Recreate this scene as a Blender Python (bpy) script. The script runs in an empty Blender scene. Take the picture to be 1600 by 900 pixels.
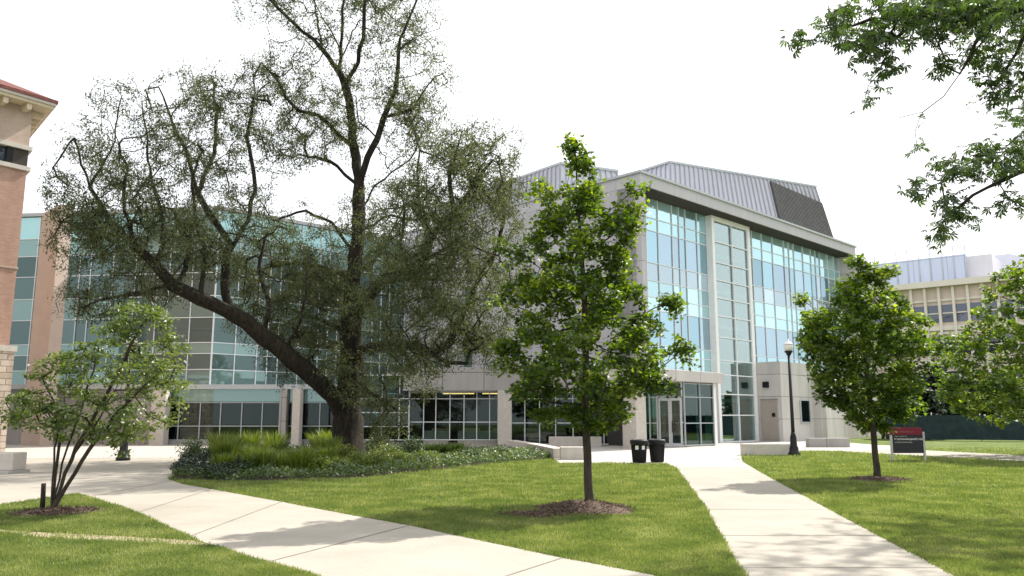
import bpy, bmesh, math, random
import numpy as np
from mathutils import Vector, Matrix
R = math.radians
random.seed(7)
RNG = np.random.default_rng(11)
S = bpy.context.scene
COL = S.collection

# ------------------------------------------------------------------ camera
EYE = 1.7; PITCH = R(9.09); FPX = 1250.0
cd = bpy.data.cameras.new('camera'); cam = bpy.data.objects.new('camera', cd); COL.objects.link(cam)
cd.sensor_width = 36; cd.lens = 36 * FPX / 1600; cd.clip_end = 3000; cd.clip_start = .05
cam.location = (0, 0, EYE); cam.rotation_euler = (R(90) + PITCH, 0, 0)
S.camera = cam
# ------------------------------------------------------------------ light
SUN_XY = Vector((.735, .678)).normalized(); ELEV = R(46)
AZ = math.atan2(SUN_XY.x, SUN_XY.y)
W = bpy.data.worlds.new('World'); S.world = W; W.use_nodes = True
nt = W.node_tree; nt.nodes.clear()
out = nt.nodes.new('ShaderNodeOutputWorld'); bg = nt.nodes.new('ShaderNodeBackground')
sky = nt.nodes.new('ShaderNodeTexSky'); sky.sky_type = 'NISHITA'; sky.sun_disc = False
sky.sun_elevation = ELEV; sky.sun_rotation = AZ; sky.dust_density = 4; sky.air_density = 1.0; sky.ozone_density = 1
tc = nt.nodes.new('ShaderNodeTexCoord'); nz = nt.nodes.new('ShaderNodeTexNoise'); nz.inputs['Scale'].default_value = 2.2
nz.inputs['Detail'].default_value = 6
mp = nt.nodes.new('ShaderNodeMapping'); mp.inputs['Scale'].default_value = (1, 1, 3)
rmp = nt.nodes.new('ShaderNodeMapRange'); rmp.inputs[1].default_value = .3; rmp.inputs[2].default_value = .7
rmp.inputs[3].default_value = .74; rmp.inputs[4].default_value = .97
mx = nt.nodes.new('ShaderNodeMixRGB'); mx.inputs[2].default_value = (8.5, 8.6, 8.8, 1)
nt.links.new(tc.outputs['Generated'], mp.inputs[0]); nt.links.new(mp.outputs[0], nz.inputs['Vector'])
nt.links.new(nz.outputs[0], rmp.inputs[0]); nt.links.new(rmp.outputs[0], mx.inputs[0])
nt.links.new(sky.outputs[0], mx.inputs[1]); nt.links.new(mx.outputs[0], bg.inputs[0])
bg.inputs[1].default_value = .10
nt.links.new(bg.outputs[0], out.inputs[0])
sd = bpy.data.lights.new('sun', 'SUN'); so = bpy.data.objects.new('sun', sd); COL.objects.link(so)
sd.energy = 4.3; sd.angle = R(.6); sd.color = (1, .95, .87)
dirv = Vector((SUN_XY.x * math.cos(ELEV), SUN_XY.y * math.cos(ELEV), math.sin(ELEV)))
so.rotation_euler = dirv.to_track_quat('Z', 'Y').to_euler(); so.location = dirv * 200
S.view_settings.view_transform = 'Standard'; S.view_settings.look = 'None'
S.view_settings.gamma = 1; S.view_settings.exposure = .85
S.render.engine = 'CYCLES'
S.cycles.max_bounces = 8; S.cycles.transparent_max_bounces = 12

# ------------------------------------------------------------------ helpers
CP, SP = math.cos(PITCH), math.sin(PITCH)
def ray(px, py):
    v = 450 - py
    return Vector((px - 800, FPX * CP - v * SP, FPX * SP + v * CP))
def at(px, py, Y):
    r = ray(px, py); t = Y / r.y
    return Vector((r.x * t, Y, EYE + r.z * t))
def gr(px, py, z=0):
    r = ray(px, py); t = (z - EYE) / r.z
    return Vector((r.x * t, r.y * t, z))
def ppm(Y): return FPX / Y

def tag(o, label=None, cat=None, group=None, kind=None):
    if label: o['label'] = label
    if cat: o['category'] = cat
    if group: o['group'] = group
    if kind: o['kind'] = kind
    return o
def link(name, me, mats=None, parent=None):
    o = bpy.data.objects.new(name, me); COL.objects.link(o)
    if mats:
        for m in (mats if isinstance(mats, (list, tuple)) else [mats]): me.materials.append(m)
    if parent:
        o.parent = parent
        o.matrix_parent_inverse = parent.matrix_world.inverted() if False else Matrix.Translation(-parent.location)
    return o
def empty(name, loc, label=None, cat=None, group=None):
    o = bpy.data.objects.new(name, None); COL.objects.link(o); o.location = loc
    o.empty_display_size = .3
    return tag(o, label, cat, group)

class MB:
    def __init__(s): s.v = []; s.f = []; s.uv = []; s.mi = []; s.sm = []
    def face(s, pts, uvs=None, mi=0, sm=False):
        b = len(s.v); s.v += [tuple(p) for p in pts]; s.f.append(tuple(range(b, b + len(pts))))
        s.uv.append(uvs or [(p[0] + p[1], p[2]) for p in pts]); s.mi.append(mi); s.sm.append(sm)
    def hexa(s, P, mi=0):
        # P: 8 points, bottom 0-3 ccw, top 4-7; uv from distance along / height
        for q in ((0, 1, 5, 4), (1, 2, 6, 5), (2, 3, 7, 6), (3, 0, 4, 7)):
            pts = [Vector(P[i]) for i in q]; L = (pts[1] - pts[0]).length
            a = pts[0].x * .9 + pts[0].y
            s.face(pts, [(a, pts[0].z), (a + L, pts[1].z), (a + L, pts[2].z), (a, pts[3].z)], mi)
        for q in ((4, 5, 6, 7), (3, 2, 1, 0)):
            pts = [Vector(P[i]) for i in q]
            s.face(pts, [(p.x, p.y) for p in pts], mi)
    def box(s, x0, x1, y0, y1, z0, z1, mi=0):
        s.hexa([(x0, y0, z0), (x1, y0, z0), (x1, y1, z0), (x0, y1, z0), (x0, y0, z1), (x1, y0, z1), (x1, y1, z1), (x0, y1, z1)], mi)
    def fbox(s, F, s0, s1, o0, o1, z0, z1, mi=0):
        """box in facade frame F=(O,d,n): s along, o outward, z up"""
        O, d, n = F
        P = [O + d * a + n * b for a, b in ((s0, o1), (s1, o1), (s1, o0), (s0, o0))]
        s.hexa([(p.x, p.y, z0) for p in P] + [(p.x, p.y, z1) for p in P], mi)
    def prism(s, poly, z0, z1, mi=0):
        n = len(poly)
        for i in range(n):
            a, b = Vector(poly[i][:2]), Vector(poly[(i + 1) % n][:2]); L = (b - a).length; u = a.x * .9 + a.y
            s.face([(a.x, a.y, z0), (b.x, b.y, z0), (b.x, b.y, z1), (a.x, a.y, z1)], [(u, z0), (u + L, z0), (u + L, z1), (u, z1)], mi)
        s.face([(p[0], p[1], z1) for p in poly], [(p[0], p[1]) for p in poly], mi)
        s.face([(p[0], p[1], z0) for p in reversed(poly)], [(p[0], p[1]) for p in reversed(poly)], mi)
    def lathe(s, c, prof, n=20, mi=0, axis=None):
        rings = []
        for r, z in prof:
            rings.append([(c[0] + r * math.cos(2 * math.pi * i / n), c[1] + r * math.sin(2 * math.pi * i / n), c[2] + z) for i in range(n)])
        for a, b in zip(rings, rings[1:]):
            for i in range(n):
                j = (i + 1) % n
                s.face([a[i], a[j], b[j], b[i]], mi=mi, sm=True)
        s.face(list(reversed(rings[0])), mi=mi); s.face(rings[-1], mi=mi)
    def tube(s, a, b, r0, r1=None, n=8, mi=0):
        a, b = Vector(a), Vector(b); r1 = r0 if r1 is None else r1
        d = (b - a).normalized(); q = d.to_track_quat('Z', 'Y')
        A = [a + q @ Vector((r0 * math.cos(2 * math.pi * i / n), r0 * math.sin(2 * math.pi * i / n), 0)) for i in range(n)]
        B = [b + q @ Vector((r1 * math.cos(2 * math.pi * i / n), r1 * math.sin(2 * math.pi * i / n), 0)) for i in range(n)]
        for i in range(n):
            j = (i + 1) % n; s.face([A[i], A[j], B[j], B[i]], mi=mi, sm=True)
        s.face(list(reversed(A)), mi=mi); s.face(B, mi=mi)
    def build(s, name, mats, parent=None, bevel=0):
        me = bpy.data.meshes.new(name); me.from_pydata(s.v, [], s.f)
        uvl = me.uv_layers.new(name='UVMap')
        flat = [c for f in s.uv for uv in f for c in uv]
        uvl.data.foreach_set('uv', flat)
        me.polygons.foreach_set('material_index', s.mi); me.polygons.foreach_set('use_smooth', s.sm)
        if s.v:
            bm = bmesh.new(); bm.from_mesh(me); bmesh.ops.remove_doubles(bm, verts=bm.verts, dist=1e-5)
            bmesh.ops.recalc_face_normals(bm, faces=bm.faces); bm.to_mesh(me); bm.free()
        me.update()
        o = link(name, me, mats, parent)
        if bevel:
            m = o.modifiers.new('bevel', 'BEVEL'); m.width = bevel; m.segments = 2; m.limit_method = 'ANGLE'
        return o

# ------------------------------------------------------------------ materials
def mat(name, col, rough=.8, noise=.15, scale=3.0, spec=.3, metal=0, bump=0, bscale=20, c2=None, coords='Object', stretch=None):
    m = bpy.data.materials.new(name); m.use_nodes = True; n = m.node_tree; b = n.nodes['Principled BSDF']
    b.inputs['Roughness'].default_value = rough; b.inputs['Metallic'].default_value = metal
    b.inputs['Specular IOR Level'].default_value = spec
    t = n.nodes.new('ShaderNodeTexCoord'); src = t.outputs[coords]
    if stretch:
        mp = n.nodes.new('ShaderNodeMapping'); mp.inputs['Scale'].default_value = stretch; n.links.new(src, mp.inputs[0]); src = mp.outputs[0]
    z = n.nodes.new('ShaderNodeTexNoise'); z.inputs['Scale'].default_value = scale; z.inputs['Detail'].default_value = 7; z.inputs['Roughness'].default_value = .65
    n.links.new(src, z.inputs['Vector'])
    r = n.nodes.new('ShaderNodeValToRGB')
    a = tuple(c * (1 - noise) for c in col); c2 = c2 or tuple(min(1, c * (1 + noise)) for c in col)
    r.color_ramp.elements[0].color = (*a, 1); r.color_ramp.elements[1].color = (*c2, 1)
    r.color_ramp.elements[0].position = .32; r.color_ramp.elements[1].position = .68
    n.links.new(z.outputs[0], r.inputs[0]); n.links.new(r.outputs[0], b.inputs['Base Color'])
    if bump:
        z2 = n.nodes.new('ShaderNodeTexNoise'); z2.inputs['Scale'].default_value = bscale; z2.inputs['Detail'].default_value = 5
        n.links.new(src, z2.inputs['Vector'])
        bp = n.nodes.new('ShaderNodeBump'); bp.inputs['Strength'].default_value = bump; bp.inputs['Distance'].default_value = .03
        n.links.new(z2.outputs[0], bp.inputs['Height']); n.links.new(bp.outputs[0], b.inputs['Normal'])
    return m
def brickmat(name, c1, c2, mortar, bw, bh, msize, offset=.5, rough=.85, noise=.12, bump=.3):
    m = bpy.data.materials.new(name); m.use_nodes = True; n = m.node_tree; b = n.nodes['Principled BSDF']
    b.inputs['Roughness'].default_value = rough; b.inputs['Specular IOR Level'].default_value = .25
    t = n.nodes.new('ShaderNodeTexCoord'); k = n.nodes.new('ShaderNodeTexBrick')
    k.inputs['Scale'].default_value = 1; k.inputs['Brick Width'].default_value = bw; k.inputs['Row Height'].default_value = bh
    k.inputs['Mortar Size'].default_value = msize; k.offset = offset; k.inputs['Mortar Smooth'].default_value = .1
    k.inputs['Color1'].default_value = (*c1, 1); k.inputs['Color2'].default_value = (*c2, 1); k.inputs['Mortar'].default_value = (*mortar, 1)
    n.links.new(t.outputs['UV'], k.inputs['Vector'])
    z = n.nodes.new('ShaderNodeTexNoise'); z.inputs['Scale'].default_value = 1.3; z.inputs['Detail'].default_value = 8
    mp = n.nodes.new('ShaderNodeMapping'); mp.inputs['Scale'].default_value = (1.3, 1.3, .22); n.links.new(t.outputs['Object'], mp.inputs[0]); n.links.new(mp.outputs[0], z.inputs['Vector'])
    mr = n.nodes.new('ShaderNodeMapRange'); mr.inputs[1].default_value = .3; mr.inputs[2].default_value = .7
    mr.inputs[3].default_value = 1 - noise; mr.inputs[4].default_value = 1 + noise; n.links.new(z.outputs[0], mr.inputs[0])
    mm = n.nodes.new('ShaderNodeMixRGB'); mm.blend_type = 'MULTIPLY'; mm.inputs[0].default_value = 1
    n.links.new(k.outputs[0], mm.inputs[1]); n.links.new(mr.outputs[0], mm.inputs[2]); n.links.new(mm.outputs[0], b.inputs['Base Color'])
    bp = n.nodes.new('ShaderNodeBump'); bp.inputs['Strength'].default_value = bump; bp.inputs['Distance'].default_value = .02; bp.invert = True
    n.links.new(k.outputs['Fac'], bp.inputs['Height']); n.links.new(bp.outputs[0], b.inputs['Normal'])
    return m
def coated_glass(name, base, tint, fac=.7, rough=.03):
    m = bpy.data.materials.new(name); m.use_nodes = True; n = m.node_tree; n.nodes.clear()
    o = n.nodes.new('ShaderNodeOutputMaterial'); d = n.nodes.new('ShaderNodeBsdfDiffuse'); g = n.nodes.new('ShaderNodeBsdfGlossy')
    mi = n.nodes.new('ShaderNodeMixShader'); mi.inputs[0].default_value = fac
    g.inputs['Roughness'].default_value = rough
    ge = n.nodes.new('ShaderNodeNewGeometry')
    t = n.nodes.new('ShaderNodeTexCoord'); z = n.nodes.new('ShaderNodeTexNoise'); z.inputs['Scale'].default_value = .5; z.inputs['Detail'].default_value = 3
    n.links.new(t.outputs['Object'], z.inputs['Vector'])
    for sh, c, v in ((d, base, .30), (g, tint, .12)):
        mr = n.nodes.new('ShaderNodeMapRange'); mr.inputs[3].default_value = 1 - v; mr.inputs[4].default_value = 1 + v
        n.links.new(ge.outputs['Random Per Island'], mr.inputs[0])
        mm = n.nodes.new('ShaderNodeMixRGB'); mm.blend_type = 'MULTIPLY'; mm.inputs[0].default_value = 1
        mm.inputs[1].default_value = (*c, 1); n.links.new(mr.outputs[0], mm.inputs[2]); n.links.new(mm.outputs[0], sh.inputs['Color'])
    bp = n.nodes.new('ShaderNodeBump'); bp.inputs['Strength'].default_value = .15; bp.inputs['Distance'].default_value = .05
    n.links.new(z.outputs[0], bp.inputs['Height']); n.links.new(bp.outputs[0], g.inputs['Normal'])
    n.links.new(d.outputs[0], mi.inputs[1]); n.links.new(g.outputs[0], mi.inputs[2]); n.links.new(mi.outputs[0], o.inputs[0])
    return m
def clear_glass(name, tint, refl=.22):
    m = bpy.data.materials.new(name); m.use_nodes = True; n = m.node_tree; n.nodes.clear()
    o = n.nodes.new('ShaderNodeOutputMaterial'); d = n.nodes.new('ShaderNodeBsdfTransparent'); g = n.nodes.new('ShaderNodeBsdfGlossy')
    d.inputs[0].default_value = (*tint, 1); g.inputs['Roughness'].default_value = .02; g.inputs['Color'].default_value = (.8, .92, .92, 1)
    mi = n.nodes.new('ShaderNodeMixShader'); lw = n.nodes.new('ShaderNodeLayerWeight'); lw.inputs[0].default_value = .35
    mr = n.nodes.new('ShaderNodeMapRange'); mr.inputs[3].default_value = refl * .6; mr.inputs[4].default_value = min(1, refl * 3)
    n.links.new(lw.outputs['Facing'], mr.inputs[0]); n.links.new(mr.outputs[0], mi.inputs[0])
    n.links.new(d.outputs[0], mi.inputs[1]); n.links.new(g.outputs[0], mi.inputs[2]); n.links.new(mi.outputs[0], o.inputs[0])
    return m
def leafmat(name, cols, trans=.45, tcol=None, gloss=.06):
    m = bpy.data.materials.new(name); m.use_nodes = True; n = m.node_tree; n.nodes.clear()
    o = n.nodes.new('ShaderNodeOutputMaterial'); d = n.nodes.new('ShaderNodeBsdfDiffuse'); t = n.nodes.new('ShaderNodeBsdfTranslucent')
    g = n.nodes.new('ShaderNodeBsdfGlossy'); g.inputs['Roughness'].default_value = .45; g.inputs['Color'].default_value = (.9, .9, .9, 1)
    ge = n.nodes.new('ShaderNodeNewGeometry'); r = n.nodes.new('ShaderNodeValToRGB')
    els = r.color_ramp.elements
    for i, c in enumerate(cols):
        p = i / (len(cols) - 1)
        if i == 0: e = els[0]
        elif i == len(cols) - 1: e = els[-1]
        else: e = els.new(p)
        e.position = p; e.color = (*c, 1)
    tx = n.nodes.new('ShaderNodeTexCoord'); z = n.nodes.new('ShaderNodeTexNoise'); z.inputs['Scale'].default_value = 1.2
    n.links.new(tx.outputs['Object'], z.inputs['Vector'])
    ad = n.nodes.new('ShaderNodeMath'); ad.operation = 'MULTIPLY_ADD'; ad.inputs[1].default_value = .6
    n.links.new(ge.outputs['Random Per Island'], ad.inputs[0])
    sb = n.nodes.new('ShaderNodeMapRange'); sb.inputs[1].default_value = .35; sb.inputs[2].default_value = .65; sb.inputs[3].default_value = 0; sb.inputs[4].default_value = .4
    n.links.new(z.outputs[0], sb.inputs[0]); n.links.new(sb.outputs[0], ad.inputs[2]); n.links.new(ad.outputs[0], r.inputs[0])
    n.links.new(r.outputs[0], d.inputs[0])
    mm = n.nodes.new('ShaderNodeMixRGB'); mm.blend_type = 'MULTIPLY'; mm.inputs[0].default_value = 1; mm.inputs[2].default_value = (*(tcol or (1.9, 1.8, .6)), 1)
    n.links.new(r.outputs[0], mm.inputs[1]); n.links.new(mm.outputs[0], t.inputs[0])
    a = n.nodes.new('ShaderNodeMixShader'); a.inputs[0].default_value = trans
    n.links.new(d.outputs[0], a.inputs[1]); n.links.new(t.outputs[0], a.inputs[2])
    b = n.nodes.new('ShaderNodeMixShader'); b.inputs[0].default_value = gloss
    n.links.new(a.outputs[0], b.inputs[1]); n.links.new(g.outputs[0], b.inputs[2]); n.links.new(b.outputs[0], o.inputs[0])
    return m
def emis(name, c, st):
    m = bpy.data.materials.new(name); m.use_nodes = True; b = m.node_tree.nodes['Principled BSDF']
    b.inputs['Base Color'].default_value = (*c, 1); b.inputs['Emission Color'].default_value = (*c, 1); b.inputs['Emission Strength'].default_value = st
    return m

M = {}
M['stone'] = brickmat('stone_panels', (.49, .465, .445), (.53, .505, .485), (.20, .18, .17), 2.4, 1.5, .018, offset=0, noise=.08)
M['stone_dark'] = brickmat('dark_stone_panels', (.34, .32, .31), (.37, .35, .34), (.14, .13, .12), 2.4, 1.4, .02, offset=0, noise=.12)  # darker, more mottled version of the stone panels
M['limestone'] = mat('limestone', (.52, .48, .43), noise=.1, scale=4, bump=.15)
M['fin'] = mat('tan_precast', (.50, .41, .35), noise=.07, scale=1.5)
M['fascia'] = brickmat('metal_fascia', (.46, .45, .47), (.48, .47, .49), (.3, .3, .3), 2.4, 5, .012, offset=0, rough=.5, noise=.05)
M['stone_cool'] = brickmat('grey_stone_panels', (.43, .42, .44), (.46, .45, .47), (.22, .21, .22), 2.4, 1.5, .018, offset=0, noise=.07)
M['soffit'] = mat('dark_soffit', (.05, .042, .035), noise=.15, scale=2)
M['frame'] = mat('white_mullion', (.72, .74, .76), rough=.4, noise=.04, scale=5)
M['frame_grey'] = mat('grey_mullion', (.42, .45, .47), rough=.4, noise=.06, scale=5)
M['g_cyan'] = coated_glass('cyan_spandrel_glass', (.42, .60, .63), (.56, .80, .86), .58)
M['g_cyan2'] = coated_glass('deep_cyan_glass', (.36, .54, .58), (.50, .74, .82), .60)
M['g_vis'] = coated_glass('blue_vision_glass', (.20, .32, .37), (.38, .56, .65), .68)
M['g_vis2'] = coated_glass('violet_vision_glass', (.24, .32, .36), (.42, .56, .66), .68)
M['g_pale'] = coated_glass('pale_fritted_glass', (.36, .44, .48), (.58, .72, .80), .6)
M['g_teal'] = coated_glass('teal_glass', (.16, .25, .24), (.27, .38, .37), .40)  # dark, less glossy tint stands in for trees reflected in the wing
M['g_teal2'] = coated_glass('dark_teal_glass', (.075, .115, .115), (.16, .22, .22), .40)
M['g_dark'] = coated_glass('dark_glass', (.012, .018, .02), (.10, .14, .15), .6)
M['clear'] = clear_glass('clear_storefront_glass', (.60, .68, .66), .055)
M['green'] = clear_glass('green_tinted_glass', (.20, .36, .33), .07)
M['stair'] = clear_glass('stair_tower_glass', (.60, .74, .72), .24)
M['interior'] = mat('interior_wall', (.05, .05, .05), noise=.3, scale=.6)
M['ifloor'] = mat('interior_floor', (.16, .15, .14), noise=.2)
M['warm'] = emis('warm_ceiling_light', (1, .62, .22), 1.6)
M['metal'] = mat('ribbed_metal_cladding', (.54, .54, .60), rough=.45, noise=.05, scale=.6, metal=.0, spec=.4)
M['metal_rib'] = mat('metal_rib', (.40, .40, .45), rough=.5, noise=.06)
M['louver'] = mat('grey_louver', (.12, .115, .11), rough=.6, noise=.12)
M['roofing'] = mat('roof_membrane', (.4, .4, .4))
M['brick'] = brickmat('buff_brick', (.36, .20, .145), (.43, .26, .19), (.36, .29, .25), .22, .075, .008, noise=.12)
M['brick2'] = brickmat('tan_frieze_brick', (.40, .30, .24), (.45, .34, .27), (.4, .35, .3), .22, .075, .008)
M['rubble'] = brickmat('rough_stone_base', (.40, .32, .25), (.55, .46, .38), (.22, .18, .15), .55, .28, .02, noise=.3)
M['eave'] = mat('painted_eave', (.58, .49, .36), noise=.12, scale=3)
M['tile'] = mat('red_clay_tile', (.15, .055, .045), noise=.35, scale=6, bump=.4)
M['door'] = mat('tan_painted_door', (.36, .31, .27), rough=.5, noise=.05)
M['black'] = mat('black_paint', (.008, .008, .009), rough=.4, noise=.3, scale=8, spec=.3)
M['binblack'] = mat('black_bin_plastic', (.010, .010, .011), rough=.55, noise=.4, scale=6)
M['globe'] = mat('frosted_globe', (.75, .74, .72), rough=.25, noise=.03)
M['white'] = mat('white_paint', (.8, .8, .78), rough=.5, noise=.04)
M['red'] = mat('dark_red_sign', (.15, .008, .02), rough=.5, noise=.06)
M['signblack'] = mat('black_sign_panel', (.022, .022, .026), rough=.5, noise=.1)
M['post'] = mat('galvanised_post', (.45, .43, .41), rough=.5, noise=.1)
M['far_stone'] = mat('far_limestone', (.66, .61, .54), noise=.06, scale=.4)
M['far_panel'] = mat('far_brown_panel', (.60, .50, .44), noise=.08, scale=.4)
M['far_glass'] = coated_glass('far_window_glass', (.03, .035, .045), (.18, .20, .24), .5)
M['far_metal'] = brickmat('far_blue_cladding', (.46, .52, .66), (.49, .55, .69), (.32, .36, .47), 2.2, 8, .05, offset=0, rough=.5, noise=.05)
M['screen'] = mat('green_windscreen', (.018, .035, .038), noise=.3, scale=2, rough=.9)
M['mulch'] = mat('bark_mulch', (.125, .088, .068), noise=.6, scale=22, bump=1, bscale=40, rough=1)
M['soil'] = mat('bed_soil', (.05, .04, .028), noise=.5, scale=12, rough=1)
M['dirt'] = mat('worn_dirt', (.30, .25, .165), noise=.25, scale=5, rough=1, bump=.4)
M['bark'] = mat('dark_bark', (.020, .016, .013), noise=.5, scale=9, bump=1, bscale=18, rough=1, stretch=(1, 1, .25), c2=(.050, .040, .030))
M['bark2'] = mat('young_bark', (.042, .034, .027), noise=.35, scale=12, bump=.6, bscale=30, rough=1, stretch=(1, 1, .3), c2=(.085, .07, .055))
M['leaf_big'] = leafmat('grey_green_leaf', [(.044, .057, .033), (.074, .092, .051), (.115, .138, .074), (.175, .20, .105)], .40, (1.5, 1.45, .8), gloss=.01)
M['leaf_maple'] = leafmat('maple_leaf', [(.014, .032, .010), (.032, .068, .012), (.068, .118, .018), (.17, .23, .03)], .56, (3.1, 2.7, .5), gloss=.045)
M['leaf_maple2'] = leafmat('bright_maple_leaf', [(.018, .042, .012), (.038, .082, .015), (.078, .132, .02), (.18, .24, .035)], .56, (3.0, 2.6, .6), gloss=.045)
M['leaf_small'] = leafmat('light_green_leaf', [(.05, .085, .022), (.08, .13, .03), (.13, .18, .045), (.20, .26, .10)], .45, (1.7, 1.6, .6))
M['leaf_over'] = leafmat('shade_tree_leaf', [(.026, .052, .02), (.048, .086, .026), (.08, .13, .04)], .46, (1.8, 1.8, .7))
M['leaf_dark'] = leafmat('dark_evergreen', [(.008, .018, .012), (.015, .03, .016), (.03, .05, .022)], .2, (1.5, 1.5, .6))
M['leaf_mid'] = leafmat('distant_leaf', [(.02, .04, .012), (.035, .065, .018), (.06, .10, .03)], .35)
M['leaf_grass'] = leafmat('ornamental_grass', [(.05, .085, .015), (.10, .15, .022), (.15, .21, .03), (.25, .30, .06)], .5, (1.8, 1.7, .5))
M['leaf_yellow'] = leafmat('yellow_green_leaf', [(.10, .15, .03), (.17, .23, .05), (.28, .32, .10)], .45, (1.6, 1.5, .6))
M['leaf_cover'] = leafmat('variegated_ground_cover', [(.025, .055, .018), (.05, .095, .025), (.085, .135, .04), (.28, .33, .20)], .38)
M['blade'] = leafmat('lawn_blade', [(.07, .115, .03), (.13, .185, .048), (.21, .25, .08), (.38, .38, .20)], .44, (1.55, 1.55, .8), gloss=.03)

def concrete(name, col, joint=1.5):
    m = mat(name, col, rough=.9, noise=.10, scale=.7, spec=.2, bump=.12, bscale=60)
    n = m.node_tree; b = n.nodes['Principled BSDF']; src = b.inputs['Base Color'].links[0].from_socket
    t = n.nodes.new('ShaderNodeTexCoord'); z = n.nodes.new('ShaderNodeTexNoise'); z.inputs['Scale'].default_value = 45; z.inputs['Detail'].default_value = 3
    n.links.new(t.outputs['Object'], z.inputs['Vector'])
    mr = n.nodes.new('ShaderNodeMapRange'); mr.inputs[1].default_value = .3; mr.inputs[2].default_value = .7; mr.inputs[3].default_value = .93; mr.inputs[4].default_value = 1.05
    n.links.new(z.outputs[0], mr.inputs[0])
    mm = n.nodes.new('ShaderNodeMixRGB'); mm.blend_type = 'MULTIPLY'; mm.inputs[0].default_value = 1
    n.links.new(src, mm.inputs[1]); n.links.new(mr.outputs[0], mm.inputs[2]); n.links.new(mm.outputs[0], b.inputs['Base Color'])
    return m
M['concrete'] = concrete('concrete_paving', (.36, .33, .28))
M['plaza'] = concrete('plaza_paving', (.43, .405, .37))
M['joint'] = mat('paving_joint', (.22, .20, .17), noise=.2)

def lawnmat():
    m = mat('lawn', (.075, .10, .022), noise=.1, rough=1, spec=.05, scale=3)
    n = m.node_tree; b = n.nodes['Principled BSDF']
    t = n.nodes.new('ShaderNodeTexCoord')
    def noise(sc, det=6, st=None):
        z = n.nodes.new('ShaderNodeTexNoise'); z.inputs['Scale'].default_value = sc; z.inputs['Detail'].default_value = det
        z.inputs['Roughness'].default_value = .7
        s = t.outputs['Object']
        if st:
            mp = n.nodes.new('ShaderNodeMapping'); mp.inputs['Scale'].default_value = st; n.links.new(s, mp.inputs[0]); s = mp.outputs[0]
        n.links.new(s, z.inputs['Vector']); return z.outputs[0]
    r = n.nodes.new('ShaderNodeValToRGB'); e = r.color_ramp.elements
    e[0].position = .36; e[0].color = (.06, .10, .03, 1); e[1].position = .66; e[1].color = (.33, .32, .17, 1)
    k = e.new(.47); k.color = (.12, .165, .05, 1); k = e.new(.57); k.color = (.19, .225, .085, 1)
    a = noise(.45, 8, (1, 1.5, 1)); c = noise(28, 4); 
    mm = n.nodes.new('ShaderNodeMath'); mm.operation = 'MULTIPLY_ADD'; mm.inputs[1].default_value = .45
    sc = n.nodes.new('ShaderNodeMath'); sc.operation = 'MULTIPLY'; sc.inputs[1].default_value = .55
    n.links.new(a, sc.inputs[0]); n.links.new(c, mm.inputs[0]); n.links.new(sc.outputs[0], mm.inputs[2]); n.links.new(mm.outputs[0], r.inputs[0])
    n.links.new(r.outputs[0], b.inputs['Base Color'])
    bp = n.nodes.new('ShaderNodeBump'); bp.inputs['Strength'].default_value = .8; bp.inputs['Distance'].default_value = .05
    n.links.new(noise(40, 4), bp.inputs['Height']); n.links.new(bp.outputs[0], b.inputs['Normal'])
    return m
M['lawn'] = lawnmat()

# ------------------------------------------------------------------ ground
def sheet(name, poly, z, m, label=None):
    b = MB(); b.face([(p[0], p[1], z) for p in poly], [(p[0], p[1]) for p in poly])
    o = b.build(name, m); o['kind'] = 'structure'
    if label: o['label'] = label
    return o
def slab(name, poly, z0, z1, m):
    b = MB(); b.prism(poly, z0, z1); o = b.build(name, m); o['kind'] = 'structure'; return o
sheet('lawn', [(-400, -60), (400, -60), (400, 900), (-400, 900)], 0, M['lawn'], 'green mown lawn')
def G(*pp): return [gr(x, y).xy for x, y in pp]
path_left = G((1175, 960), (1020, 900), (880, 873), (760, 848), (640, 822), (560, 808), (440, 785), (330, 765), (285, 757), (262, 749), (275, 740), (284, 722),
              (282, 716), (-400, 716), (-400, 800), (-60, 792), (0, 789), (60, 781), (120, 772), (190, 793), (250, 818), (310, 846), (360, 862), (420, 880), (490, 900), (620, 960))
slab('path_left', path_left, -.1, .012, M['concrete'])
path_right = G((1210, 960), (1165, 900), (1150, 880), (1100, 790), (1055, 729), (1040, 725), (1140, 725), (1160, 722), (1200, 745), (1320, 810), (1490, 900), (1600, 960))
slab('path_right', path_right, -.1, .012, M['concrete'])
pl = G((-700, 716), (282, 716), (290, 712), (860, 712), (872, 724), (1040, 725.5), (1056, 731), (1175, 731), (1160, 722), (1158, 714), (1165, 709), (1250, 705), (1330, 705), (1420, 701.5), (1420, 697))
pl += [(21.5, 47.5), (21.5, 62), (-45, 62), (-60, 48)]
slab('plaza', pl, -.1, .016, M['plaza'])
path_far = G((1270, 700), (1330, 706.5), (1600, 722), (1900, 741), (2300, 768), (2300, 745), (1900, 726), (1600, 712), (1420, 702.5), (1300, 697))
slab('path_far', path_far, -.1, .010, M['concrete'])
eb = MB()
def edge(pp, w, side):
    g = [gr(*p).xy for p in pp]
    for a, c in zip(g, g[1:]):
        t = (c - a).normalized(); n = Vector((-t.y, t.x)) * side
        eb.face([(*(a), .004), (*(c), .004), (*(c + n * w), .004), (*(a + n * w), .004)])
edge([(1165, 900), (1150, 880), (1100, 790), (1055, 729)], .07, 1)
edge([(1200, 745), (1320, 810), (1490, 900)], .03, 1)
edge([(1020, 900), (880, 873), (760, 848), (640, 822), (560, 808), (440, 785), (330, 765)], .03, -1)
o = eb.build('soil_edge', M['soil']); o['kind'] = 'structure'
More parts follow.
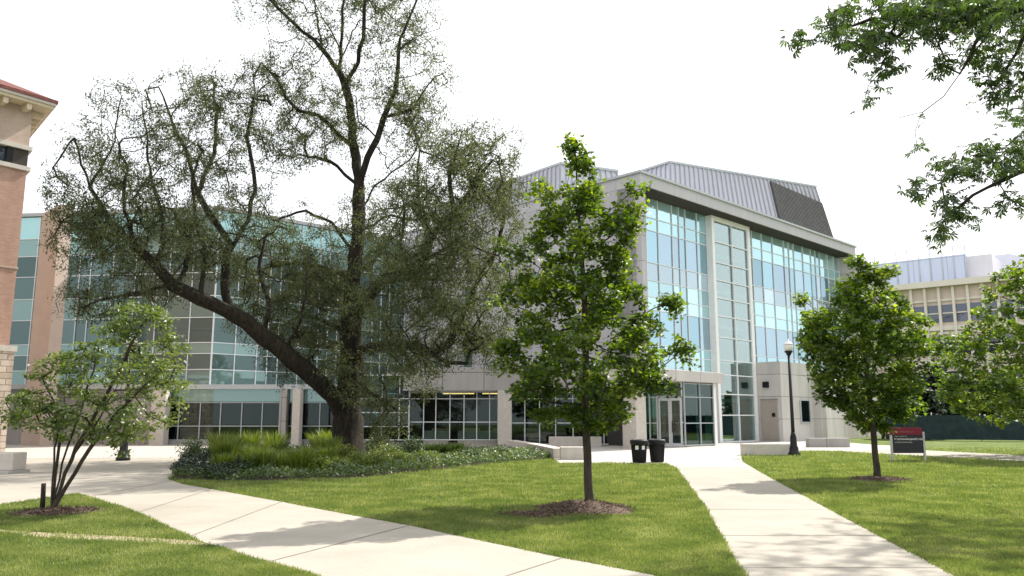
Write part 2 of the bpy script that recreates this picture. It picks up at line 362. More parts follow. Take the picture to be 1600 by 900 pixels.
# expansion joints
jb = MB()
def joint(a, b, w=.012, z=.0165):
    a, b = Vector(a), Vector(b); t = (b - a).normalized(); q = Vector((-t.y, t.x)) * w
    jb.face([(*(a - q), z), (*(b - q), z), (*(b + q), z), (*(a + q), z)])
for ly, lx, rx in ((748, 1070, 1205), (769, 1085, 1247), (797, 1104, 1297), (838, 1127, 1373), (889, 1155, 1468)):
    joint(gr(lx, ly).xy, gr(rx, ly).xy)
for (a, b) in (((640, 822), (418, 880)), ((440, 785), (300, 838)), ((330, 765), (212, 803)), ((880, 873), (720, 925)), ((268, 752), (140, 777))):
    joint(gr(*a).xy, gr(*b).xy)
o = jb.build('paving_joints', M['joint']); o['kind'] = 'structure'
dirt_poly = G((-120, 822), (0, 828), (60, 832), (140, 836), (220, 840), (300, 845), (335, 853), (300, 853), (210, 849), (120, 844), (50, 839), (0, 835), (-120, 831))
sheet('worn_dirt_track', dirt_poly, .006, M['dirt'], 'sandy worn track across the lawn')
bed_poly = G((268, 750), (330, 752), (420, 752), (560, 748), (640, 738), (700, 733), (780, 724), (860, 717), (872, 712.5), (820, 707), (700, 704), (500, 705), (300, 713), (284, 725))
sheet('planting_bed', bed_poly, .02, M['soil'], 'dark soil of the planting bed')

def inside(poly, x, y):
    c = np.zeros(len(x), bool); n = len(poly)
    for i in range(n):
        x0, y0 = poly[i][0], poly[i][1]; x1, y1 = poly[(i + 1) % n][0], poly[(i + 1) % n][1]
        if y0 == y1: continue
        t = ((y0 > y) != (y1 > y)) & (x < (x1 - x0) * (y - y0) / (y1 - y0) + x0)
        c ^= t
    return c

# ------------------------------------------------------------------ numpy foliage
def np_mesh(name, V, nper, F, mats, parent=None, smooth=False):
    """V (N,k,3) leaf vertices; F list of faces on the template"""
    N, k = V.shape[:2]
    fl = [len(f) for f in F]; idx = np.concatenate([np.array(f) for f in F])
    loops = (np.arange(N)[:, None] * k + idx[None, :]).ravel()
    starts1 = np.cumsum([0] + fl[:-1]); tot = sum(fl)
    starts = (np.arange(N)[:, None] * tot + starts1[None, :]).ravel()
    me = bpy.data.meshes.new(name)
    me.vertices.add(N * k); me.vertices.foreach_set('co', V.reshape(-1).astype(np.float32))
    me.loops.add(len(loops)); me.loops.foreach_set('vertex_index', loops.astype(np.int32))
    me.polygons.add(N * len(F)); me.polygons.foreach_set('loop_start', starts.astype(np.int32))
    me.update(calc_edges=True); me.validate()
    return link(name, me, mats, parent)
LEAF = {
    'oval': (np.array([(0, 0, 0), (.28, .35, .06), (.2, .8, .04), (0, 1, 0), (-.2, .8, .04), (-.28, .35, .06)]), [(0, 1, 2, 3), (0, 3, 4, 5)]),
    'narrow': (np.array([(0, 0, 0), (.16, .5, .04), (0, 1, 0), (-.16, .5, .04)]), [(0, 1, 2, 3)]),
    'maple': (np.array([(0, 0, 0), (.3, .05, .03), (.5, .35, .08), (.25, .45, .02), (.3, .8, .05), (.1, .7, 0), (0, 1.05, -.05), (-.1, .7, 0), (-.3, .8, .05), (-.25, .45, .02), (-.5, .35, .08), (-.3, .05, .03)]),
              [(0, 1, 2, 3), (0, 3, 4, 5), (0, 5, 6, 7), (0, 7, 8, 9), (0, 9, 10, 11)]),
}
_p = []; _f = []
for i, a in enumerate((-70, -35, 0, 35, 70)):   # palmate: five drooping leaflets
    a = R(a); L = 1 - .25 * abs(i - 2) / 2; d = np.array((math.sin(a), math.cos(a), 0)); q = np.array((d[1], -d[0], 0))
    b = len(_p); _p += [(0, 0, 0), tuple(d * L * .6 + q * .13 + (0, 0, -.08)), tuple(d * L + (0, 0, -.3)), tuple(d * L * .6 - q * .13 + (0, 0, -.08))]; _f.append((b, b + 1, b + 2, b + 3))
LEAF['palmate'] = (np.array(_p), _f)
def leaves(name, C, size, shape, m, parent, rng, flat=.5, svar=.3, droop=.2):
    T, F = LEAF[shape]; N = len(C)
    yaw = rng.uniform(0, 2 * np.pi, N); tilt = rng.normal(0, flat, N) - droop; roll = rng.normal(0, flat, N)
    cy, sy = np.cos(yaw), np.sin(yaw); ct, st = np.cos(tilt), np.sin(tilt); cr, sr = np.cos(roll), np.sin(roll)
    s = size * (1 + rng.uniform(-svar, svar, N))
    P = T[None] * s[:, None, None]
    x, y, z = P[..., 0], P[..., 1], P[..., 2]
    x, z = x * cr[:, None] + z * sr[:, None], -x * sr[:, None] + z * cr[:, None]
    y, z = y * ct[:, None] - z * st[:, None], y * st[:, None] + z * ct[:, None]
    x, y = x * cy[:, None] - y * sy[:, None], x * sy[:, None] + y * cy[:, None]
    V = np.stack([x, y, z], -1) + C[:, None, :]
    return np_mesh(name, V, None, F, m, parent)

def grow(skel, attr, step, rng, wob=.25, lift=0.0, maxd=1e9):
    """skel: list of polylines of points (first point of each joins nearest existing node). Returns pos, parent"""
    cap = 4096 + len(attr) * 14
    P = np.zeros((cap, 3)); par = np.full(cap, -1, int); n = 0
    for k, pl in enumerate(skel):
        pts = [np.array(p, float) for p in pl]
        if n == 0: P[0] = pts[0]; n = 1; last = 0
        else: last = int(np.argmin(((P[:n] - pts[0]) ** 2).sum(1)))
        for q in pts[1:] if k == 0 else pts[1:]:
            a = P[last].copy(); L = np.linalg.norm(q - a); m = max(1, int(round(L / (step * 1.6))))
            for i in range(1, m + 1):
                t = i / m
                P[n] = a * (1 - t) + q * t + (rng.normal(0, wob * step * .25, 3) if i < m else 0); par[n] = last; last = n; n += 1
    d0 = np.array([((P[:n] - a) ** 2).sum(1).min() for a in attr]) if len(attr) else []
    tips = []
    nsk = n
    for ai in np.argsort(d0):
        a = attr[ai]; D = P[:n] - a; dd = (D ** 2).sum(1)
        j = int(np.argmin(dd)); L = math.sqrt(dd[j])
        if L > maxd or n > cap - 60: continue
        m = max(1, min(14, int(L / step))); p0 = P[j].copy(); last = j
        # curve: first continue the parent's direction, then bend to target
        pd = P[j] - P[par[j]] if par[j] >= 0 else np.array((0, 0, 1.)); pd = pd / (np.linalg.norm(pd) + 1e-9)
        c = p0 + pd * L * .35 + np.array((0, 0, lift * L))
        for i in range(1, m + 1):
            t = i / m
            P[n] = p0 * (1 - t) ** 2 + 2 * c * t * (1 - t) + a * t * t + (rng.normal(0, wob * step * .3, 3) if i < m else 0)
            par[n] = last; last = n; n += 1
        tips.append(last)
    return P[:n], par[:n], tips, nsk
def limbs(name, P, par, r_root, r_tip, m, parent, ex=2.4, flare=1.0):
    n = len(P); acc = np.zeros(n); kids = [[] for _ in range(n)]
    for i in range(n - 1, 0, -1):
        kids[par[i]].append(i)
    for i in range(n - 1, -1, -1):
        if acc[i] == 0: acc[i] = r_tip ** ex
        if par[i] >= 0: acc[par[i]] += acc[i]
    r = acc ** (1 / ex)
    g = math.log(r_root / r_tip) / math.log(max(r[0] / r_tip, 1.0001))
    r = r_tip * (r / r_tip) ** g
    V = []; F = []
    starts = [(0, None)]
    while starts:
        s, pj = starts.pop(); chain = ([pj] if pj is not None else []) + [s]; c = s
        while kids[c]:
            ks = sorted(kids[c], key=lambda q: -acc[q]); 
            for q in ks[1:]: starts.append((q, c))
            c = ks[0]; chain.append(c)
        rm = r[s]; ns = 10 if rm > .1 else (6 if rm > .025 else (4 if rm > .012 else 3))
        prev = None; ref = Vector((1, .2, .1))
        for i, k in enumerate(chain):
            p = Vector(P[k]); a = Vector(P[chain[max(0, i - 1)]]); b = Vector(P[chain[min(len(chain) - 1, i + 1)]])
            t = (b - a); 
            if t.length < 1e-6: t = Vector((0, 0, 1))
            t.normalize(); u = (ref - t * ref.dot(t))
            if u.length < 1e-3: u = t.orthogonal()
            u.normalize(); ref = u; w = t.cross(u)
            rr = r[k] if not (pj is not None and i == 0) else r[s]
            if flare > 1 and s == 0: rr *= 1 + (flare - 1) * math.exp(-(P[k][2] - P[0][2]) / .35)
            base = len(V)
            for q in range(ns):
                an = 2 * math.pi * q / ns
                fl = 1 + (.12 * math.sin(an * 3 + k * .3) if (flare > 1 and rm > .1) else 0)
                V.append(p + (u * math.cos(an) + w * math.sin(an)) * rr * fl)
            if prev is not None:
                for q in range(ns):
                    q2 = (q + 1) % ns; F.append((prev + q, prev + q2, base + q2, base + q))
            prev = base
    me = bpy.data.meshes.new(name); me.from_pydata([tuple(v) for v in V], [], F)
    me.polygons.foreach_set('use_smooth', [True] * len(F)); me.update()
    return link(name, me, m, parent)

def envelope_points(rows, base, Yc, N, rng, depthk=1.0, shell=.45, noise_gap=.35, power=1.0):
    """rows: (py, xl, xr) crown silhouette as seen; returns 3-D points in the crown volume round (base.x, Yc)"""
    rows = sorted(rows); ys = np.array([r[0] for r in rows], float); xl = np.array([r[1] for r in rows], float); xr = np.array([r[2] for r in rows], float)
    w = (xr - xl); pts = []
    ph = rng.uniform(0, 6.28, 12)
    cnt = 0
    while len(pts) < N and cnt < N * 80:
        cnt += 1
        y = rng.uniform(ys[0], ys[-1]); a = np.interp(y, ys, xl); b = np.interp(y, ys, xr)
        if rng.uniform() > (b - a) / w.max(): continue
        th = rng.uniform(0, 2 * np.pi); rr = rng.uniform(0, 1) ** (.5 * (1 - shell * .6))
        u = rr * math.cos(th); v = rr * math.sin(th) * depthk
        px = (a + b) / 2 + u * (b - a) / 2
        half = (b - a) / 2 / ppm(Yc)
        p = at(px, y, Yc); dy = v * half
        g = math.sin(p.x * 3.1 + ph[0]) * math.sin(dy * 3.3 + ph[1]) * math.sin(p.z * 3.7 + ph[2]) + .5 * math.sin(p.x * 6.5 + ph[3]) * math.sin(p.z * 7.1 + ph[4])
        if g < -noise_gap: continue
        pts.append((p.x * (1), Yc + dy, p.z))
    return np.array(pts)
def clusterize(tips, per, rad, rng, flat=.7):
    N = len(tips) * per; C = np.repeat(tips, per, axis=0)
    d = rng.normal(0, 1, (N, 3)); d /= np.linalg.norm(d, axis=1)[:, None]; d *= (rng.uniform(0, 1, N) ** .6 * rad)[:, None]; d[:, 2] *= flat
    return C + d

def std_tree(name, label, cat, base_px, rows, m_leaf, m_bark, r_root, N, per, crad, lsize, shape, seed, trunk_top, nl=14, extra=None, gap=.35, group=None,
             lean=None, depthk=1, droop=.2, flare=1.3, base=None, stems=None, rtip=.006, cflat=.7):
    rng = np.random.default_rng(seed)
    b = base if base is not None else gr(*base_px); Y = b.y
    root = empty(name, b, label, cat, group)
    A = envelope_points(rows, b, Y, N, rng, noise_gap=gap, depthk=depthk)
    if extra is not None:
        ex = []
        for (px, py, rpx, n, dy) in extra:
            c = at(px, py, Y + dy)
            for _ in range(n):
                q = rng.normal(0, .5, 3) * rpx / ppm(Y); ex.append((c.x + q[0], c.y + q[1], c.z + q[2]))
        A = np.vstack([A, ex])
    if stems: skel = stems(b, Y)
    else:
        tp = at(trunk_top[0], trunk_top[1], Y); tp = Vector((tp.x, Y, tp.z)); h = tp.z
        tr = [b + (tp - b) * t + Vector((math.sin(t * 5 + seed) * .012 * h * t * (1 - t) * 3, math.cos(t * 4 + seed) * .01 * h * t * (1 - t) * 3, 0)) for t in np.linspace(0, 1, 12)]
        skel = [tr]
        zmin = A[:, 2].min()
        for k in range(nl):
            t = (k + .5) / nl; z0 = zmin + (h - zmin) * t * .85 - .15; z0 = max(z0, zmin * .92)
            f = z0 / h; p0 = tr[min(10, int(f * 11))]
            cand = A[np.abs(A[:, 2] - (z0 + .25 * h * .35)) < .12 * h]
            if len(cand) < 5: continue
            an = k * 2.4 + seed; dirs = np.array((math.cos(an), math.sin(an)))
            sc = (cand[:, :2] - np.array(b.xy)) @ dirs; q = cand[np.argmax(sc)]
            pz = Vector((b.x + (tp.x - b.x) * f, b.y, z0))
            mid = pz.lerp(Vector(q), .5) - Vector((0, 0, .04 * h))
            skel.append([pz, mid, pz.lerp(Vector(q), .85)])
    P, par, tips, nsk = grow(skel, A, .16 if Y < 30 else .3, rng, lift=.08)
    limbs('trunk', P, par, r_root, rtip, m_bark, root, flare=flare)
    C = clusterize(P[tips], per, crad, rng, cflat)
    C = C[C[:, 2] > .25]
    leaves('crown', C, lsize, shape, m_leaf, root, rng, flat=.55, droop=droop)
    return root

# ------------------------------------------------------------------ the glass academic building
C0 = Vector((7.46, 44.98)); D = Vector((.714, .700)).normalized(); E = Vector((-D.y, D.x)); NR = -E
C3 = Vector((C0.x, C0.y, 0)); D3 = Vector((D.x, D.y, 0)); E3 = Vector((E.x, E.y, 0)); N3 = -E3
FR = (C3, D3, N3)                       # fascia plane of the right facade
FG = (C3 + E3 * 1.3, D3, N3)            # glass plane of the right facade
FL = (C3, E3, -D3)                      # left stone face, s runs back-left
bld = empty('academic_building', C3 + E3 * 5, 'large glass building with white framed stair tower and slanted metal penthouses on its roof', 'building')

# left stone face with small windows (openings framed by boxes, glass set back)
wins = []
def px_to_s(px, Fr, z):
    O, d, n = Fr; k = (px - 800) / FPX
    return (k * (O.y * CP + (z - EYE) * SP) - O.x) / (d.x - k * d.y * CP)
b = MB()
# wall with window holes
holes = []
for cx in (730, 683):
    s = px_to_s(cx, FL, 8.6); holes.append((s - .55, s + .55, 9.2, 10.7))
    holes.append((s - .55, s + .55, 4.9, 6.4)); 
for cx in (905, 860, 830): 
    s = px_to_s(cx, FL, 10.5); holes.append((s - .4, s + .4, 9.9, 11.0))
L = 22.6
def wall_with_holes(mb, F, s0, s1, o0, o1, z0, z1, holes, mi=0):
    ss = sorted({s0, s1, *[h[0] for h in holes], *[h[1] for h in holes]}); 
    for a, c in zip(ss, ss[1:]):
        mids = (a + c) / 2; hs = sorted([h for h in holes if h[0] < mids < h[1]], key=lambda h: h[2])
        z = z0
        for h in hs:
            if h[2] > z: mb.fbox(F, a, c, o0, o1, z, h[2], mi)
            z = h[3]
        if z < z1: mb.fbox(F, a, c, o0, o1, z, z1, mi)
wall_with_holes(b, FL, 0, L, -.4, 0, 3.4, 15.0, holes)
b.build('stone_wall', M['stone_cool'], bld)
for h in holes:
    w = MB(); w.fbox(FL, h[0], h[1], -.25, -.22, h[2], h[3]); wo = w.build('punched_window', M['g_teal'], bld)
    f = MB()
    for s in (h[0], h[1] - .06): f.fbox(FL, s, s + .06, -.21, -.1, h[2], h[3])
    for z in (h[2], h[3] - .06): f.fbox(FL, h[0] + .06, h[1] - .06, -.21, -.1, z, z + .06)
    f.build('window_frame', M['frame_grey'], wo)
# end walls of the recess
b = MB(); b.fbox(FR, .0, .34, -1.7, -.402, 4.2, 14.99); b.fbox(FR, .402, .5, -1.6, -1.35, 4.2, 14.99); b.build('corner_pier', M['stone_cool'], bld)
b = MB(); b.fbox(FR, 29.55, 30, -2.2, 0, 0, 14.99); b.build('end_wall', M['stone'], bld)
# roof slab with fascia, soffit
P4 = [C0 + D * -.0, C0 + D * 30, C0 + D * 30 + E * L, C0 + E * L]
b = MB(); b.prism(P4, 15.0, 15.7); b.build('roof_slab', M['fascia'], bld)
b = MB(); b.prism([C0 + D * 29.7 - E * .12 + Vector((0, 0)), C0 + D * 30.12 - E * .12, C0 + D * 30.12 + E * L, C0 - D * .12 + E * L, C0 - D * .12 - E * .12], 15.66, 15.86) if False else b.prism([C0 - D * .12 - E * .12, C0 + D * 30.12 - E * .12, C0 + D * 30.12 + E * (L + .1), C0 - D * .12 + E * (L + .1)], 15.702, 15.84)
b.build('roof_coping', M['frame_grey'], bld)
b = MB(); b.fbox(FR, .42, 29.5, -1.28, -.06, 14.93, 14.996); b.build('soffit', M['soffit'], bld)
# body behind the glass
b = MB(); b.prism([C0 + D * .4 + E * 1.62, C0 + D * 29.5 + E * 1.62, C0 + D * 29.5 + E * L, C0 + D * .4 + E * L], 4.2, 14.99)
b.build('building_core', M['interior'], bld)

# curtain wall bays of the right facade
lev = [(4.5, 5.3, 'c'), (5.3, 5.9, 'd'), (5.9, 8.0, 'v'), (8.0, 8.8, 'c'), (8.8, 9.8, 'c'), (9.8, 10.9, 'p'), (10.9, 12.9, 'v'), (12.9, 13.7, 'd'), (13.7, 14.93, 'c')]
KM = {'c': 0, 'd': 1, 'v': 2, 'w': 3, 'p': 4}
GM = [M['g_cyan'], M['g_cyan2'], M['g_vis'], M['g_vis2'], M['g_pale']]
def bay(F, s0, s1, levels, parent, name, mats, kmap, rnd, last=False, fm='frame', mw=.05, md=.065, vary=True):
    w = MB(); O, d, n = F
    for z0, z1, k in levels:
        mi = kmap[k]
        if vary and k == 'v' and rnd.random() < .45: mi = kmap['w']
        if vary and k == 'c' and rnd.random() < .2: mi = kmap['d']
        t = rnd.uniform(-.006, .006); u = rnd.uniform(-.006, .006)
        P = []
        for zz, oo in ((z0, 0), (z1, u)):
            for ss, o2 in ((s0, 0), (s1, t)):
                p = O + d * ss + n * (oo + o2); P.append((p.x, p.y, zz, ))
        Q = [Vector(p) - n * .03 for p in P]
        w.hexa([P[0], P[1], Q[1], Q[0], P[2], P[3], Q[3], Q[2]], mi)
    wo = w.build(name, mats, parent)
    f = MB()
    f.fbox(F, s0 - mw / 2, s0 + mw / 2, .012, md, levels[0][0], levels[-1][1])
    if last: f.fbox(F, s1 - mw / 2, s1 + mw / 2, .012, md, levels[0][0], levels[-1][1])
    for z0, z1, k in levels: f.fbox(F, s0 + mw / 2, s1 - mw / 2, .012, md * .7, z0 - .025, z0 + .025)
    f.build('window_frame', M[fm], wo)
    return wo
rnd = random.Random(3)
sl = [.5, 2.17, 3.43, 4.95, 5.73, 6.46, 7.8, 9.0]
for i, (a, c) in enumerate(zip(sl, sl[1:])): bay(FG, a, c, lev, bld, 'window_bay', GM, KM, rnd, last=(i == len(sl) - 2))
sr = [13.95, 14.95, 16.4, 18.0, 19.8, 20.6, 21.4, 22.9, 24.3, 25.1, 25.9, 27.3, 28.5, 29.5]
for i, (a, c) in enumerate(zip(sr, sr[1:])):
    l2 = [(z0 + (.9 if z0 < 4.6 else 0), z1, k) for z0, z1, k in lev if z1 > 5.4]
    l2[0] = (4.9, 5.9, 'd')
    bay(FG, a, c, l2, bld, 'window_bay', GM, KM, rnd, last=(i == len(sr) - 2))
# stair tower
st = MB(); zs = [.05, 1.75, 3.1, 4.35, 5.3, 6.8, 8.2, 9.4, 10.6, 11.8, 13.2, 14.7]
FT = (FG[0] + N3 * .35, D3, N3)
tw = MB(); tw.fbox(FT, 8.93, 9.2, -.34, .13, 0, 14.92); tw.fbox(FT, 13.62, 13.92, -.34, .13, 0, 14.92); tw.fbox(FT, 9.2, 13.62, -.3, .13, 14.62, 14.92)
tw.build('stair_tower_frame', M['white'], bld)
for a, c in ((9.2, 11.45), (11.45, 13.62)):
    w = MB()
    for z0, z1 in zip(zs, zs[1:]): w.fbox(FT, a + .03, c - .03, -.02, 0, z0 + .03, z1 - .03)
    wo = w.build('stair_window', M['stair'], bld)
    f = MB(); f.fbox(FT, a, a + .06, .01, .12, 0, 14.7)
    if a > 10: f.fbox(FT, c - .06, c, .01, .12, 0, 14.7)
    for z in zs: f.fbox(FT, a + .06, c - (.06 if a > 10 else 0), .01, .09, z - .035, z + .035)
    f.build('window_frame', M['frame'], wo)
# stair interior: back wall, landings, side walls, flights
b = MB(); b.fbox(FT, 9.2, 13.62, -4.2, -4.0, 0, 14.9); b.fbox(FT, 9.0, 9.15, -4.0, -.4, 0, 14.9); b.fbox(FT, 13.7, 13.85, -4.0, -.4, 0, 14.9)
b.build('stair_hall_wall', mat('stair_plaster', (.36, .40, .37), noise=.08), bld)
b = MB()
for z in (2.6, 5.1, 7.5, 9.9, 12.3): b.fbox(FT, 9.2, 13.6, -4.0 if int(z * 2) % 2 else -1.9, -.5 if int(z * 2) % 2 else -.35, z, z + .22)
b.build('stair_landing', M['limestone'], bld)
for z in (5.0, 9.8):
    w = MB(); w.fbox(FT, 9.8, 10.9, -2.5, -1.6, z - .08, z - .02); w.build('ceiling_light', M['warm'], bld)

# penthouses: battered ribbed walls
def battered(name, top, z0, z1, slope, mats, ribs, parent, rib_w=.09, rib_d=.12, gap=.9):
    c = sum((Vector(p) for p in top), Vector((0, 0))) / len(top)
    n = len(top); bot = []
    for i in range(n):
        p = Vector(top[i]); a = Vector(top[i - 1]); q = Vector(top[(i + 1) % n])
        e1 = (p - a).normalized(); e2 = (q - p).normalized(); n1 = Vector((e1.y, -e1.x)); n2 = Vector((e2.y, -e2.x))
        m = (n1 + n2); m = m / max(.4, m.dot(n1)); bot.append(p + m * slope * (z1 - z0))
    b = MB()
    for i in range(n):
        j = (i + 1) % n
        b.face([(*bot[i], z0), (*bot[j], z0), (*top[j], z1), (*top[i], z1)])
    b.face([(*p, z1) for p in top]); o = b.build(name, mats[0], parent)
    r = MB()
    for i in range(n):
        if i not in ribs: continue
        j = (i + 1) % n; Lb = (Vector(top[j]) - Vector(top[i])).length; k = int(Lb / gap)
        e = (Vector(top[j]) - Vector(top[i])).normalized(); nn = Vector((e.y, -e.x))
        for q in range(k + 1):
            t = q / k
            pb = Vector(bot[i]).lerp(Vector(bot[j]), t); pt = Vector(top[i]).lerp(Vector(top[j]), t)
            w = e * rib_w / 2; dd = nn * rib_d
            r.hexa([(*(pb - w + dd), z0), (*(pb + w + dd), z0), (*(pb + w), z0), (*(pb - w), z0), (*(pt - w + dd), z1), (*(pt + w + dd), z1), (*(pt + w), z1), (*(pt - w), z1)])
    r.build('rib', mats[1], o)
    cp = MB(); cp.prism([Vector(p) + (Vector(p) - c).normalized() * .18 for p in top], z1 + .002, z1 + .16); cp.build('coping', M['frame_grey'], o)
    return o, bot
A2 = Vector((12.03, 58.6)); B2 = Vector((25.5, 65.2))
ph2, bot2 = battered('penthouse', [A2, B2, B2 + Vector((-4.5, 7.5)), A2 + Vector((-6.5, 8.2))], 15.84, 20.7, .16, (M['metal'], M['metal_rib']), (0, 3), bld, gap=.44, rib_w=.07)
ph1, _ = battered('penthouse', [Vector((3.4, 54.3)), Vector((7.6, 56.1)), Vector((2.5, 67)), Vector((-6.5, 66.2))], 15.84, 19.2, .08, (M['metal'], M['metal_rib']), (0, 3), bld, gap=.44, rib_w=.07)
# louvre panel on the larger penthouse
lv = MB(); e = (B2 - A2).normalized(); nn = Vector((e.y, -e.x)); LAB = (B2 - A2).length
def pw(t, z, o):
    h = (20.7 - z) / (20.7 - 15.84); p = A2.lerp(B2, t).lerp(bot2[0].lerp(bot2[1], t), h); return (p.x + nn.x * o, p.y + nn.y * o, z)
zt0, zt1 = 20.55, 19.3
lv.hexa([pw(.66, 15.9, .17), pw(1.0, 15.9, .17), pw(1.0, 15.9, .02), pw(.66, 15.9, .02), pw(.66, zt0, .17), pw(1.0, zt1, .17), pw(1.0, zt1, .02), pw(.66, zt0, .02)])
lo = lv.build('louvre_panel', M['louver'], bld); sb = MB()
for i in range(34):
    t = .665 + i * .01; zt = zt0 + (zt1 - zt0) * (t - .66) / .34 - .03; w = .0022
    sb.hexa([pw(t - w, 15.9, .27), pw(t + w, 15.9, .27), pw(t + w, 15.9, .172), pw(t - w, 15.9, .172), pw(t - w, zt, .27), pw(t + w, zt, .27), pw(t + w, zt, .172), pw(t - w, zt, .172)])
sb.build('slat', mat('louvre_slat', (.17, .165, .16), rough=.5), lo)

# stone volumes right of the stair tower
FD = (FG[0] + D3 * 13.97, D3, N3)      # local frame
b = MB(); b.fbox(FD, 0, 4.7, -1.0, 2.2, 0, 5.35); sv = b.build('stone_volume', M['stone'], bld)
b = MB(); b.fbox(FD, 4.702, 5.2, -1.0, 2.7, 0, 5.0); b.build('stone_volume', M['stone'], bld)
# sunlit lower wall turned further to the sun
b = MB(); q0 = FD[0] + D3 * 5.1 + N3 * 2.9; dd = Vector((.60, .80, 0)); FW = (q0, dd, Vector((.80, -.60, 0)))
b.fbox(FW, 0, 16.5, -3, 0, 0, 4.6); b.build('stone_volume', M['stone'], bld)
# door on the left return of the volume
FDo = (FD[0] + N3 * .0, N3, -D3)
b = MB(); b.fbox(FDo, .75, 1.85, 0.012, .05, .05, 2.75); dr = b.build('door', M['door'], bld)
b = MB(); b.fbox(FDo, .67, .75, .01, .08, .02, 2.83); b.fbox(FDo, 1.85, 1.93, .01, .08, .02, 2.83); b.fbox(FDo, .75, 1.85, .01, .08, 2.752, 2.83); b.build('door_frame', M['stone_dark'], dr)
b = MB(); b.fbox(FDo, 1.5, 1.72, .055, .11, 1.65, 1.9); b.build('handle', M['black'], dr)
b = MB(); b.fbox(FDo, .95, 1.35, .01, .18, 3.6, 4.0); b.build('wall_light', M['black'], bld)
s1 = px_to_s(1241, (FD[0] + N3 * 2.2, D3, N3), 2)
b = MB(); b.fbox(FD, 2.6, 3.9, 2.21, 2.25, 1.3, 2.75); wv = b.build('vent_window', M['g_dark'], bld)
b = MB()
for z in (1.24, 2.75): b.fbox(FD, 2.52, 3.98, 2.205, 2.30, z, z + .06)
for s in (2.52, 3.9): b.fbox(FD, s, s + .08, 2.205, 2.30, 1.3, 2.75)
b.build('window_frame', M['frame_grey'], wv)

# entrance canopy, corner pier, vestibule, doors
b = MB(); b.fbox(FR, -3.4, 4.9, -1.2, 2.0, 3.58, 4.18); b.build('canopy', M['stone'], bld, bevel=.02)
b = MB(); b.fbox(FR, -2.75, -1.85, .45, 1.35, 0, 3.58); b.build('pier', M['limestone'], bld, bevel=.02)
FE = (C3, D3, N3)
def glazed(F, s0, s1, z0, z1, cols, rows, parent, name, gm, fm='frame', fw=.048, fd=.08, off=0):
    w = MB(); w.fbox(F, s0, s1, off - .02, off, z0, z1); wo = w.build(name, gm, parent); f = MB()
    for c in cols: f.fbox(F, c - fw / 2, c + fw / 2, off + .005, off + fd, z0, z1)
    cc = sorted(cols)
    for z in rows:
        for a, c in zip(cc, cc[1:]): f.fbox(F, a + fw / 2, c - fw / 2, off + .005, off + fd * .8, z - fw / 2, z + fw / 2)
    f.build('window_frame', M[fm], wo); return wo
glazed(FE, 1.4, 4.45, .05, 3.57, [1.43, 3.0, 4.42], [.1, 1.3, 2.75, 3.5], bld, 'vestibule_window', M['green'], fm='frame_grey', off=1.5, fw=.05)
FV = (C3 + D3 * 1.4, -N3, -D3)
glazed(FV, .2, 1.28, .05, 3.57, [.23, .75, 1.25], [.1, 1.3, 2.75, 3.54], bld, 'vestibule_window', M['green'], fm='frame', fw=.05)
glazed(FV, -1.47, .2, 2.78, 3.57, [-1.44, .17], [2.81, 3.54], bld, 'vestibule_window', M['green'], fm='frame', fw=.05)
for a in (-1.4, -.62):
    w = MB(); w.fbox(FV, a + .1, a + .66, -.015, 0, .2, 2.55); dr = w.build('glass_door', M['green'], bld); f = MB()
    f.fbox(FV, a, a + .1, -.02, .05, .02, 2.7); f.fbox(FV, a + .66, a + .76, -.02, .05, .02, 2.7)
    f.fbox(FV, a + .1, a + .66, -.02, .05, .02, .2); f.fbox(FV, a + .1, a + .66, -.02, .05, 2.55, 2.7); f.build('door_frame', M['frame'], dr)
    h = MB(); x = a + (.60 if a < -1 else .16); q = FV[0] + FV[1] * x + FV[2] * .12; h.tube(q + Vector((0, 0, .8)), q + Vector((0, 0, 1.4)), .018); h.build('handle', M['black'], dr)
b = MB(); b.fbox(FE, 4.47, 4.75, 1.2, 1.55, 0, 3.57); b.fbox(FE, 4.95, 5.15, .6, 1.0, 0, 3.57) ; b.build('white_column', M['white'], bld)
glazed(FG, .5, 3.0, .05, 3.57, [.53, 1.75, 2.97], [.1, 1.3, 3.5], bld, 'storefront_window', M['clear'])
glazed(FG, 3.0, 8.9, .05, 4.4, [3.03, 5.0, 7.0, 8.87], [.1, 1.3, 3.0, 4.35], bld, 'storefront_window', M['green'])
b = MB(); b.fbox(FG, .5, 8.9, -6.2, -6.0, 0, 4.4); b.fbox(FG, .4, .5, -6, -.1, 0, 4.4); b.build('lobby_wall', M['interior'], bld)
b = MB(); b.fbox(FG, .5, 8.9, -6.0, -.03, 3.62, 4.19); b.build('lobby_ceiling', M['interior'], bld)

# podium storefront, frontal plane
YP = 47.5
FP = (Vector((0, YP, 0)), Vector((1, 0, 0)), Vector((0, -1, 0)))
def xs(px, Y=YP): return (px - 800) / FPX * (Y * CP)
b = MB(); b.box(xs(632), 6.75, YP - .9, YP + 7.5, 3.15, 4.5); b.build('podium_roof', M['stone_dark'], bld)
b = MB(); b.box(xs(600), xs(632) - .01, YP + .4, YP + 9, 3.15, 4.3); b.build('podium_roof', M['fascia'], bld)
for c0, c1 in ((778, 799), ):
    b = MB(); b.box(xs(c0), xs(c1), YP - 1.0, YP - .15, 0, 3.149); b.build('pier', M['limestone'], bld, bevel=.02)
b = MB(); b.box(4.9, 6.0, YP - 2.9, YP - 1.8, 0, 3.5); 
cols = [xs(p) for p in (640, 662, 681, 703, 725, 745, 765, 778)]
glazed(FP, cols[0], cols[-1], .3, 3.14, cols, [.33, 1.35, 2.7, 3.1], bld, 'storefront_window', M['clear'])
cols = [xs(p) for p in (799, 820, 843, 868, 895, 921, 943, 958, 975)]
